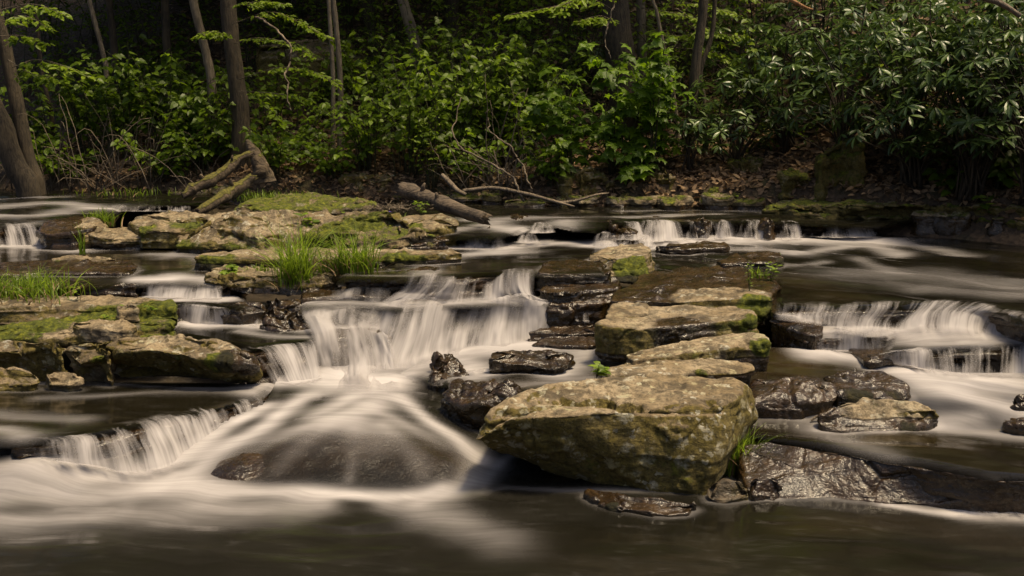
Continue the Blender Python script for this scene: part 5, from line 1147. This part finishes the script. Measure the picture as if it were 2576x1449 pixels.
tree('stout straight trunk rising behind the left shrubs', [(606, 330), (600, 240), (588, 150), (578, 60), (572, -20)], 46, 17.2, height=15, moss=.08,
     branch=sprays([[(590, 110, 17), (650, 95, 16.6), (730, 110, 16.2), (800, 150, 15.8)], [(585, 60, 17), (680, 30, 16.5), (760, 60, 16.2), (830, 100, 15.9)], [(600, 200, 17), (700, 170, 16.2), (780, 180, 15.9), (850, 215, 15.6)], [(600, 230, 17), (690, 235, 16.2), (790, 255, 15.8)], [(580, 20, 17), (640, 5, 16.5), (720, 10, 16)], [(590, 100, 17), (540, 80, 16.4), (500, 95, 16.2)]], .085, 90))
tree('slightly leaning trunk left of the stout trunk', [(532, 215), (522, 150), (505, 80), (490, 20), (484, -20)], 24, 17.8, mat=BARK_PALE, height=13)
tree('thin crooked trunk at upper left', [(268, 190), (262, 150), (248, 90), (232, 30), (222, -20)], 14, 18.0, mat=BARK_PALE, height=12, cs=.7)
tree('dark slim trunk in the shade at upper left', [(292, 200), (285, 100), (276, 20), (270, -20)], 20, 19.5, height=13, cs=.9)
tree('dark straight trunk behind the left shrubs', [(425, 210), (420, 120), (416, 30), (414, -20)], 22, 19.6, height=14)
tree('slender grey stem right of the stout trunk', [(838, 330), (838, 200), (832, 90), (826, -20)], 12, 17.0, mat=BARK_PALE, height=11, cs=.7)
tree('second slender stem standing close to the grey stem', [(856, 330), (856, 200), (848, 90), (838, 0), (834, -20)], 15, 17.3, mat=BARK_PALE, height=12, cs=.8)
tree('leaning brown trunk at upper centre', [(1045, 125), (1030, 60), (1012, 0), (1004, -30)], 30, 19.0, mat=BARK_PALE, height=14)
tree('massive dark trunk at upper right of centre', [(1575, 330), (1568, 200), (1556, 100), (1548, 0), (1545, -30)], 76, 17.5, height=17, cs=1.2, moss=.1,
     branch=sprays([[(1552, 30, 17.2), (1480, -5, 15.8), (1400, 15, 15.2), (1275, 38, 14.8)], [(1550, 10, 17.2), (1500, -20, 15.8), (1440, 0, 15.4), (1400, 40, 15.2)], [(1560, 60, 17.2), (1510, 40, 16), (1450, 55, 15.6)]], .10, 60, drop=.5, tint=(.5, 1)))
tree('slim pale trunk right of the massive trunk', [(1616, 180), (1614, 100), (1612, 20), (1612, -20)], 25, 18.2, mat=BARK_PALE, height=13,
     branch=sprays([[(1614, 20, 18), (1680, 30, 17), (1760, 50, 16.4)], [(1614, 60, 18), (1690, 90, 17), (1770, 80, 16.4)], [(1614, 10, 18), (1750, 10, 17), (1860, 40, 16.4)], [(1700, 20, 17), (1800, 80, 16.6), (1880, 90, 16.4)], [(1700, 120, 17), (1790, 130, 16.6), (1850, 160, 16.4)], [(1614, 0, 18), (1850, -10, 17), (1960, 30, 16.6)]], .09, 60, tint=(.4, 1)))
tree('bent sapling in front of the massive trunk', [(1705, 345), (1700, 280), (1685, 190), (1668, 110), (1652, 30), (1640, -20)], 11, 16.2, mat=BARK_PALE, height=9, cs=.5, flare=1.1)
tree('dark forked trunk beside the rhododendrons', [(1735, 350), (1742, 260), (1752, 150), (1765, 60), (1772, -20)], 26, 15.8, height=12, moss=.3)
tree('twin dark stem beside the forked trunk', [(1775, 340), (1770, 250), (1762, 180), (1790, 90), (1800, -20)], 13, 16.0, height=11, moss=.3, cs=.6)
tree('dark curved trunk leaning in from the left edge', [(95, 468), (72, 400), (50, 300), (30, 200), (8, 100), (-15, 20), (-30, -30)], 38, 16.2, height=13, moss=.12, seg=16,
     branch=sprays([[(30, 170, 16), (90, 150, 15.6), (160, 165, 15.2), (225, 195, 15)], [(20, 150, 16), (80, 185, 15.6), (150, 195, 15.3)], [(-10, 60, 16), (60, 40, 15.5), (120, 70, 15.2)], [(0, 90, 16), (60, 90, 15.6), (120, 110, 15.3)], [(-20, 30, 16), (80, 10, 15.6), (170, 40, 15.2)]], .11, 45, drop=.5))
tree('thick leaning trunk base at the far left edge', [(70, 475), (40, 420), (10, 340), (-20, 270), (-60, 180), (-90, 60)], 62, 16.0, height=13, moss=.15, seg=18)
tree('grey trunk behind the left edge trunks', [(62, 400), (48, 300), (25, 180), (5, 90), (-15, -20)], 26, 17.6, mat=BARK_PALE, height=13)
tree('thin dark sapling among the left shrubs', [(130, 300), (118, 240), (104, 170), (95, 80), (90, -20)], 12, 18, height=10, cs=.6)
tree('dim trunk high on the slope at centre', [(1140, 90), (1138, 30), (1135, -30)], 34, 21, height=16)
tree('dim trunk high on the slope left of centre', [(930, 60), (925, 0), (922, -30)], 30, 21.5, height=16)
tree('dim trunk high on the slope at right', [(1900, 80), (1905, 0), (1906, -30)], 30, 20, height=16)
tree('trunk hidden in the rhododendrons at right', [(2200, 250), (2205, 100), (2210, -30)], 30, 17, height=15, cs=.7)
tree('trunk behind the rhododendrons at the right edge', [(2480, 250), (2490, 100), (2500, -30)], 30, 16, height=15, cs=.7)
# ------------------------------------------------------------------ shrubs on the far bank
k = 0
for u, v, h, sp, st, lab in ((130, 400, 1.3, .9, 10, 'dark leafy shrub beside the leaning left trunks'), (230, 395, 1.6, .9, 12, 'heart leaved shrub left of the dead canes'), (330, 400, 1.8, .9, 13, 'tall heart leaved shrub above the dead canes'),
                             (430, 405, 1.7, .9, 13, 'dense shrub left of the stump'), (520, 405, 1.7, .8, 12, 'leafy shrub in front of the leaning left trunk'), (580, 420, 1.0, .6, 8, 'small bright shrub beside the stump'),
                             (200, 330, 1.4, 1.0, 10, 'shaded shrub behind the left heart leaved shrubs'), (400, 310, 1.5, 1.1, 12, 'shrub behind the dense left shrubs'), (520, 320, 1.3, 1.0, 10, 'shrub at the foot of the leaning trunk'), (270, 270, 1.2, 1.0, 9, 'dim shrub further up the left slope')):
    shrub(lab, u, v, h, sp, int(st * 1.25), 12, .12, tint=(.05, .85))
for u, v, h, sp, st, lab in ((930, 430, 1.5, .8, 12, 'bright shrub at the left of the centre thicket'), (1030, 440, 1.7, .9, 14, 'leafy shrub behind the fallen log'), (1130, 430, 1.9, .9, 15, 'tall shrub in the centre thicket'),
                             (1230, 430, 1.9, .9, 15, 'dense sunlit shrub above the dry canes'), (1320, 420, 1.8, .8, 13, 'sunlit shrub left of the maple saplings'), (980, 330, 1.5, 1.0, 12, 'shrub behind the centre thicket at left'),
                             (1100, 300, 1.6, 1.1, 14, 'shrub behind the centre thicket'), (1240, 300, 1.6, 1.1, 14, 'shrub further up behind the dry canes'), (1400, 320, 1.3, 1.0, 10, 'shrub behind the maple saplings'), (900, 260, 1.3, 1.0, 9, 'dim shrub beside the slender stems')):
    shrub(lab, u, v, h, sp, int(st * 1.3), 12, .105, tint=(.2, 1))
for u, v, h, sp, st, lab in ((60, 440, .9, .7, 8, 'low shrub between the leaning trunks and the dead canes'), (170, 455, .7, .6, 8, 'low leafy fringe left of the dead canes'), (400, 455, .8, .6, 9, 'low leafy fringe behind the upper mossy log'), (500, 440, 1.1, .7, 10, 'leafy bush above the upper mossy log'),
                             (700, 440, .9, .7, 9, 'fresh shrub right of the stump'), (760, 400, 1.1, .8, 10, 'shrub below the hanging leaf sprays'), (840, 450, .8, .7, 9, 'low shrub left of the tilted tan rock'), (690, 330, 1.3, .9, 10, 'thin leaved shrub right of the stout trunk'), (800, 300, 1.3, 1.0, 10, 'shrub between the stout trunk and the slender stems'),
                             (1180, 470, .9, .6, 9, 'low leafy fringe behind the bent root'), (1380, 470, .8, .6, 8, 'low shrub behind the mossy bank boulders'), (1300, 360, 1.8, .9, 14, 'tall sunlit shrub beside the maple saplings'), (1180, 360, 1.9, .9, 14, 'tallest shrub of the centre thicket'), (1060, 370, 1.7, .9, 13, 'bright shrub left of the tallest one')):
    shrub(lab, u, v, h, sp, int(st * 1.2), 12, .10, tint=(.2, 1))
for u, v, wh in ((60, 250, 'beside the leaning left edge trunks'), (170, 240, 'behind the dark leafy shrub at left'), (340, 210, 'below the dark straight trunk'), (460, 200, 'left of the leaning trunk at upper left'), (640, 220, 'right behind the stout trunk'), (740, 230, 'below the hanging leaf sprays'), (700, 130, 'in the dark beside the overhanging boulder'), (860, 160, 'behind the slender grey stems'), (960, 180, 'uphill of the bright left end of the thicket'), (1060, 210, 'below the leaning brown trunk'), (1160, 190, 'right of the leaning brown trunk'), (1280, 210, 'uphill of the sunlit shrubs'), (1380, 200, 'left of the single rhododendron'), (1460, 240, 'directly below the single rhododendron'), (560, 110, 'between the stout and leaning trunks'), (380, 110, 'high up left of the dark straight trunk'), (240, 110, 'at the foot of the thin crooked trunk'), (120, 130, 'under the left beech branches'), (20, 140, 'at the upper left corner'), (1010, 100, 'at the foot of the leaning brown trunk'), (1220, 110, 'below the dim trunk at centre'), (1340, 100, 'under the bright leaf spray at top centre'), (1440, 110, 'left of the massive trunk'), (1660, 200, 'between the massive trunk and the bent sapling'), (1700, 240, 'beside the bent sapling'), (1790, 180, 'behind the twin dark stem'), (1830, 130, 'uphill of the twin dark stem'), (1920, 100, 'below the dim trunk at right'), (880, 70, 'below the dim trunk left of centre'), (760, 60, 'at the top edge above the leaf sprays'), (1120, 50, 'at the top edge beside the dim centre trunk'), (1290, 40, 'at the top edge right of the dim centre trunk')):
    shrub('thin leaved understory sapling ' + wh, u, v, RNG.uniform(1.4, 2.6), 1.1, 8, 12, .115, tmpl=OVAL, mat=LF_BEECH, tint=(0, .85), group='understory saplings up the slope', cat='sapling', name='understory_sapling', side=.5, low=.2)
shrub('pale small leaved shrub at the front of the centre thicket', 1090, 470, 1.1, .55, 10, 12, .07, tmpl=OVAL, mat=LF_BEECH, tint=(.2, .7), side=.2)
for u, v, h, sp, st, lab in ((1440, 455, 1.7, .7, 7, 'maple sapling with large drooping leaves at left'), (1540, 440, 1.9, .8, 8, 'maple sapling with large leaves under the massive trunk'), (1640, 430, 1.9, .7, 8, 'maple sapling with large leaves beside the bent sapling'),
                             (1590, 330, 1.3, .8, 7, 'maple sapling further up below the massive trunk'), (1600, 470, .8, .5, 5, 'low maple seedling by the waterline')):
    shrub(lab, u, v, h, sp, st, 9, .19, tmpl=MAPLE, mat=LF_MAPLE, name='maple_sapling', cat='sapling', group='maple saplings on the far bank', leaf_objects=120, side=.34)
for u, v, h, sp, wh, lab, no in ((1740, 430, 1.0, .5, 26, 'low rhododendron at the left end of the thicket', 150), (1850, 420, 1.5, .8, 55, 'rhododendron with glossy leaves left of the mossy boulder', 200), (1980, 380, 1.9, .9, 80, 'broad rhododendron above the mossy boulder', 200),
                                 (2120, 410, 2.2, 1.0, 110, 'tall rhododendron right of the mossy boulder', 200), (2290, 470, 2.4, 1.0, 120, 'dense rhododendron at the right of the bank', 200), (2440, 500, 2.4, 1.0, 120, 'rhododendron overhanging the mossy ledge', 200),
                                 (2590, 510, 2.5, 1.0, 110, 'rhododendron at the right frame edge', 150), (2050, 250, 2.3, 1.1, 110, 'rhododendron high behind the thicket', 0), (2250, 280, 2.3, 1.1, 110, 'upper rhododendron near the top right', 0), (2450, 330, 2.3, 1.1, 110, 'topmost rhododendron at the right', 0),
                                 (1850, 260, 1.6, .8, 45, 'rhododendron beside the twin dark stem', 0), (1480, 200, 1.1, .5, 16, 'single rhododendron left of the massive trunk', 0), (2560, 420, 2.6, 1.0, 90, 'rhododendron behind the right frame edge', 0)):
    rhodo(lab, u, v, h, sp, int(wh * 1.6), .155, nobj=no, tint=(0, 1))
for u, v, h, sp, st, lab in ((2110, 330, 1.5, .8, 5, 'yellow green vine leaves in the middle of the rhododendrons'), (2330, 380, 1.8, .8, 6, 'bright heart leaves among the dense rhododendrons'), (2520, 430, 1.9, .7, 6, 'bright heart leaves near the right frame edge'), (1900, 300, 1.5, .9, 7, 'yellow green sapling behind the glossy rhododendrons')):
    shrub(lab, u, v, h, sp, st, 9, .12, mat=LF_BEECH, tint=(.2, .9), group=None)
shrub('broad leaved plant hanging over the mossy right ledge', 2500, 545, .6, .4, 6, 6, .16, y=12.9, tint=(0, .5), group=None)
shrub('sparse young plant on the mossy right ledge', 2400, 520, .5, .35, 5, 5, .13, y=13.2, tint=(0, .5), group=None)

# ------------------------------------------------------------------ leaf litter and ground plants
def litter():
    n = 34000
    u = RNG.uniform(-60, 2640, n); v = RNG.uniform(-20, 520, n)
    x = RNG.uniform(-7.5, 8, n); d = RNG.uniform(.1, 1, n) ** 1.3 * 8.5; y = shore(x) + d
    z = hill_z(x, y) + RNG.uniform(.0, .03, n)
    dr = RNG.normal(0, 1, (n, 3)) * [1, 1, .3]; nr = RNG.normal(0, .4, (n, 3)) + [0, -.25, 1]
    o = link('leaf_litter', leaves('leaf_litter', OVAL, np.column_stack([x, y, z]), dr, nr, RNG.uniform(.07, .15, n), RNG.uniform(0, 1, n) ** 1.6), LF_DEAD)
    tag(o, 'brown fallen leaves covering the bank', 'leaf litter', kind='stuff')
    n = 9000; k_ = 12000
    x = RNG.uniform(-7, 6.5, k_); y = shore(x) + RNG.uniform(.05, 1, k_) ** 1.5 * 2.2; z = hill_z(x, y) + RNG.uniform(0, .04, k_)
    o = link('leaf_litter', leaves('leaf_litter', OVAL, np.column_stack([x, y, z]), RNG.normal(0, 1, (k_, 3)) * [1, 1, .5], RNG.normal(0, .5, (k_, 3)) + [0, -.4, .8], RNG.uniform(.06, .13, k_), RNG.uniform(0, 1, k_) ** 1.2), LF_DEAD)
    tag(o, 'pale brown leaves drifted along the foot of the far bank', 'leaf litter', kind='stuff')
    x = RNG.uniform(-7, 7, n); y = shore(x) + RNG.uniform(.2, 1, n) * 6
    keep = fbm(np.column_stack([x * .9, y * .9, 0 * x]), 2, 77) > .05; x, y = x[keep], y[keep]; n = len(x)
    z = hill_z(x, y) + RNG.uniform(.02, .22, n)
    dr = RNG.normal(0, 1, (n, 3)) * [1, 1, .3] - [0, 0, .2]; nr = RNG.normal(0, .35, (n, 3)) + [0, -.2, 1]
    o = link('ground_cover', leaves('ground_cover', OVAL, np.column_stack([x, y, z]), dr, nr, RNG.uniform(.05, .11, n), RNG.uniform(0, .8, n)), LF_BUSH)
    tag(o, 'scattered low green ground plants on the slope', 'ground cover', kind='stuff')
litter()

# ------------------------------------------------------------------ grass tufts and small plants
def tuft(label, u, v, y, h, spread, n, lean=.5, tint=(.1, 1), wdt=.006, z=None):
    b = PY(u, v, y)
    Vs, Fs, ti, c = [], [], [], 0
    S = 5
    for _ in range(n):
        az = RNG.uniform(0, 6.28); d = np.array([math.cos(az), math.sin(az), 0]); st = RNG.normal(0, 1, 3) * [spread * .45, spread * .25, 0]
        L = h * RNG.uniform(.45, 1.1); bend = lean * RNG.uniform(.1, 1.2)
        t = np.linspace(0, 1, S + 1)[:, None]
        p = st + UPV * L * (t - .32 * bend * t ** 2.4) + d * L * bend * t ** 1.8
        sv = nz(np.cross(d, UPV) + RNG.normal(0, .3, 3)); wd = wdt * RNG.uniform(.6, 1.2) * (1 - t ** 2 * .92)
        Vs.append(np.hstack([p - sv * wd, p + sv * wd]).reshape(-1, 3))
        i = np.arange(S)[:, None] * 2; Fs.append(np.hstack([i, i + 1, i + 3, i + 2]) + c); c += 2 * (S + 1)
        ti.append(np.full(2 * (S + 1), tint[0] + (tint[1] - tint[0]) * RNG.uniform()))
    r = root('grass_tuft', label, 'grass tuft', b)
    kd = max(1, n // 9); e = 2 * (S + 1)
    o = link('blades', mesh_np('blades', np.vstack(Vs[kd:]), np.vstack(Fs[kd:]) - kd * e, {'tint': np.concatenate(ti[kd:])}), LF_GRASS, r); o['kind'] = 'stuff'
    dv = np.vstack(Vs[:kd]) * [1.25, 1.25, .6]
    o = link('dry_blades', mesh_np('dry_blades', dv, np.vstack(Fs[:kd]), {'tint': np.concatenate(ti[:kd])}), LF_DEAD, r); o['kind'] = 'stuff'
tuft('tall bright grass clump on the mid stream ledge', 742, 730, 9.55, .70, .15, 240, lean=.85)
tuft('bright grass clump right of the tall clump', 890, 688, 9.75, .46, .24, 280, lean=.95)
tuft('wide low grass mat at the left frame edge', 40, 752, 9.1, .30, .55, 480, lean=1.0)
tuft('grass clump on the left end of the island', 258, 570, 12.3, .24, .18, 160, lean=.8)
tuft('lush grass at the right end of the big boulder', 1850, 1192, 6.6, .37, .11, 260, lean=.6, wdt=.004)
tuft('lone grass sprig in the left pool', 209, 640, 11.0, .34, .04, 18, lean=.4)
tuft('small straw tipped tuft under the long low slab', 650, 688, 9.8, .12, .12, 60, lean=.9)
tuft('short grass on the mossy shelf behind the island', 690, 505, 14.5, .16, .7, 260, lean=.6)
tuft('grass fringe along the upper left shore', 320, 492, 15.8, .14, .7, 90, lean=.7)
tuft('fresh grass patch on the island moss', 985, 560, 12.5, .13, .25, 110, lean=.6)
tuft('grass tuft on the bank moss at right', 1810, 510, 14.6, .10, .3, 90, lean=.8)
tuft('thin grass between the tall clump and the shelf', 800, 690, 9.8, .18, .2, 60, lean=.9)
tuft('little grass sprig on the tilted slab', 1735, 905, 7.75, .09, .05, 22, lean=.9, wdt=.004)
tuft('spiky weed on the pale topped slab', 1905, 700, 9.6, .14, .06, 26, lean=.7)
tuft('grass sprig at the corner of the dark slab at centre right', 1958, 655, 11.1, .09, .05, 22, lean=.7)
tuft('spiky blades at the left of the dark slab', 1780, 672, 10.9, .07, .05, 16, lean=.7)
def forb(label, u, v, y, h, stems, per, size, spread=.1, tmpl=OVAL, tint=(.2, 1), mat=None, flowers=None):
    b = PY(u, v, y); A = Acc(); pos, dr, nr_, sz = [], [], [], []; tips = []
    for s in range(stems):
        az = RNG.uniform(0, 6.28); d = np.array([math.cos(az), math.sin(az), 0]); hh = h * RNG.uniform(.55, 1.1)
        t = np.linspace(0, 1, 6)[:, None]; p = d * spread * RNG.uniform(.2, 1) * t ** 1.3 + UPV * hh * t
        A.tube(p, np.linspace(.0035, .0015, 6), 4); tips.append(p[-1])
        for q in range(per):
            tt = .3 + .7 * (q + .5) / per; c = np.array([np.interp(tt, t[:, 0], p[:, k]) for k in range(3)]); a = q * 2.4 + RNG.normal(0, .4)
            pos.append(c); dr.append([math.cos(a), math.sin(a), RNG.uniform(-.3, .4)]); nr_.append([RNG.normal(0, .2), RNG.normal(0, .2) - .2, 1]); sz.append(size * RNG.uniform(.7, 1.2))
    r = root('small_plant', label, 'plant', b)
    me = A.mesh('stems'); me.attributes.new('moss', 'FLOAT', 'POINT'); link('stems', me, STEM, r)
    place_leaves(r, tmpl, np.array(pos), np.array(dr), np.array(nr_), np.array(sz), RNG.uniform(*tint, len(pos)), mat or LF_GRASS, 300)
    if flowers:
        fp = np.repeat(np.array(tips), 5, 0) + RNG.normal(0, .008, (len(tips) * 5, 3)); a = np.tile(np.arange(5) * 1.2566, len(tips))
        o = link('flowers', leaves('flowers', OVAL, fp, np.column_stack([np.cos(a), np.sin(a), a * 0 + .3]), np.tile(UPV, (len(a), 1)), np.full(len(a), .03), np.ones(len(a))), flowers, r)
VIOLET = leaf_material('violet_petal', (.10, .05, .30), (.16, .09, .45), .6, .2)
forb('leafy green plant below the long low slab', 575, 715, 9.72, .20, 6, 5, .085, spread=.14, tmpl=MAPLE)
forb('heart leaved plant rising behind the tall grass', 780, 605, 11.6, .32, 4, 5, .10, spread=.2, tmpl=HEART)
forb('small leafy plant at the top of the big boulder', 1500, 950, 7.25, .11, 6, 5, .06, spread=.09, tmpl=HEART)
forb('violet flowers on the island moss', 965, 572, 12.4, .16, 8, 3, .06, spread=.16, tmpl=HEART, flowers=VIOLET)
forb('narrow leaved plant on the island beside the log', 1058, 548, 12.3, .26, 4, 7, .07, spread=.1)
forb('leafy weeds at the right end of the island', 890, 580, 12.2, .2, 8, 5, .08, spread=.25)
forb('small leafy plant in the island cleft', 398, 588, 12.1, .13, 5, 4, .08, spread=.12, tmpl=MAPLE)
forb('upright weed beside the island boulder', 362, 588, 12.2, .14, 2, 7, .06, spread=.04)
forb('fern like weed in front of the island outcrop', 665, 598, 11.9, .16, 4, 7, .05, spread=.08)
forb('upright seedling on the long left slab', 195, 752, 9.0, .11, 1, 6, .06, spread=.02)
forb('seedling on the mossy left ledge', 320, 785, 8.75, .05, 2, 5, .045, spread=.03)
forb('second seedling on the mossy left ledge', 382, 782, 8.75, .05, 2, 5, .05, spread=.03)
forb('star leaved seedling on the mossy shelf', 268, 800, 8.65, .03, 2, 5, .05, spread=.05)
forb('low star leaved seedling under the mossy shelf', 255, 826, 8.5, .02, 2, 5, .06, spread=.05)
forb('leafy sprout at the lower edge of the mossy shelf', 120, 846, 8.4, .02, 2, 5, .07, spread=.06)
forb('tall flowering weed on the pale topped slab', 1885, 745, 9.0, .28, 3, 9, .035, spread=.06)
forb('narrow leaved weed at the right end of the pale topped slab', 1938, 715, 9.5, .18, 4, 7, .06, spread=.08)
forb('young leafy plant at the right shore', 2490, 560, 12.6, .3, 3, 5, .14, spread=.2, tmpl=HEART, tint=(0, .4))
forb('bright sprouts on the moss of the right bank', 1830, 505, 14.6, .12, 8, 4, .07, spread=.3)
# small loose bits
wood('driftwood_chip', 'brown wood chip caught in the right hand falls', [(2108, 812, 8.45), (2120, 805, 8.42), (2135, 797, 8.4)], [4, 6, 3], BARK_GREY, 'wood chip', seg=8, n=10)
wood('dead_branch', 'small dark forked twig in the shallows behind the boulder', [(2040, 1058, 6.98), (2060, 1047, 6.98), (2090, 1056, 6.95), (2130, 1075, 6.9)], [2.5, 3, 3, 1.5], TWIG, 'branch', seg=6)
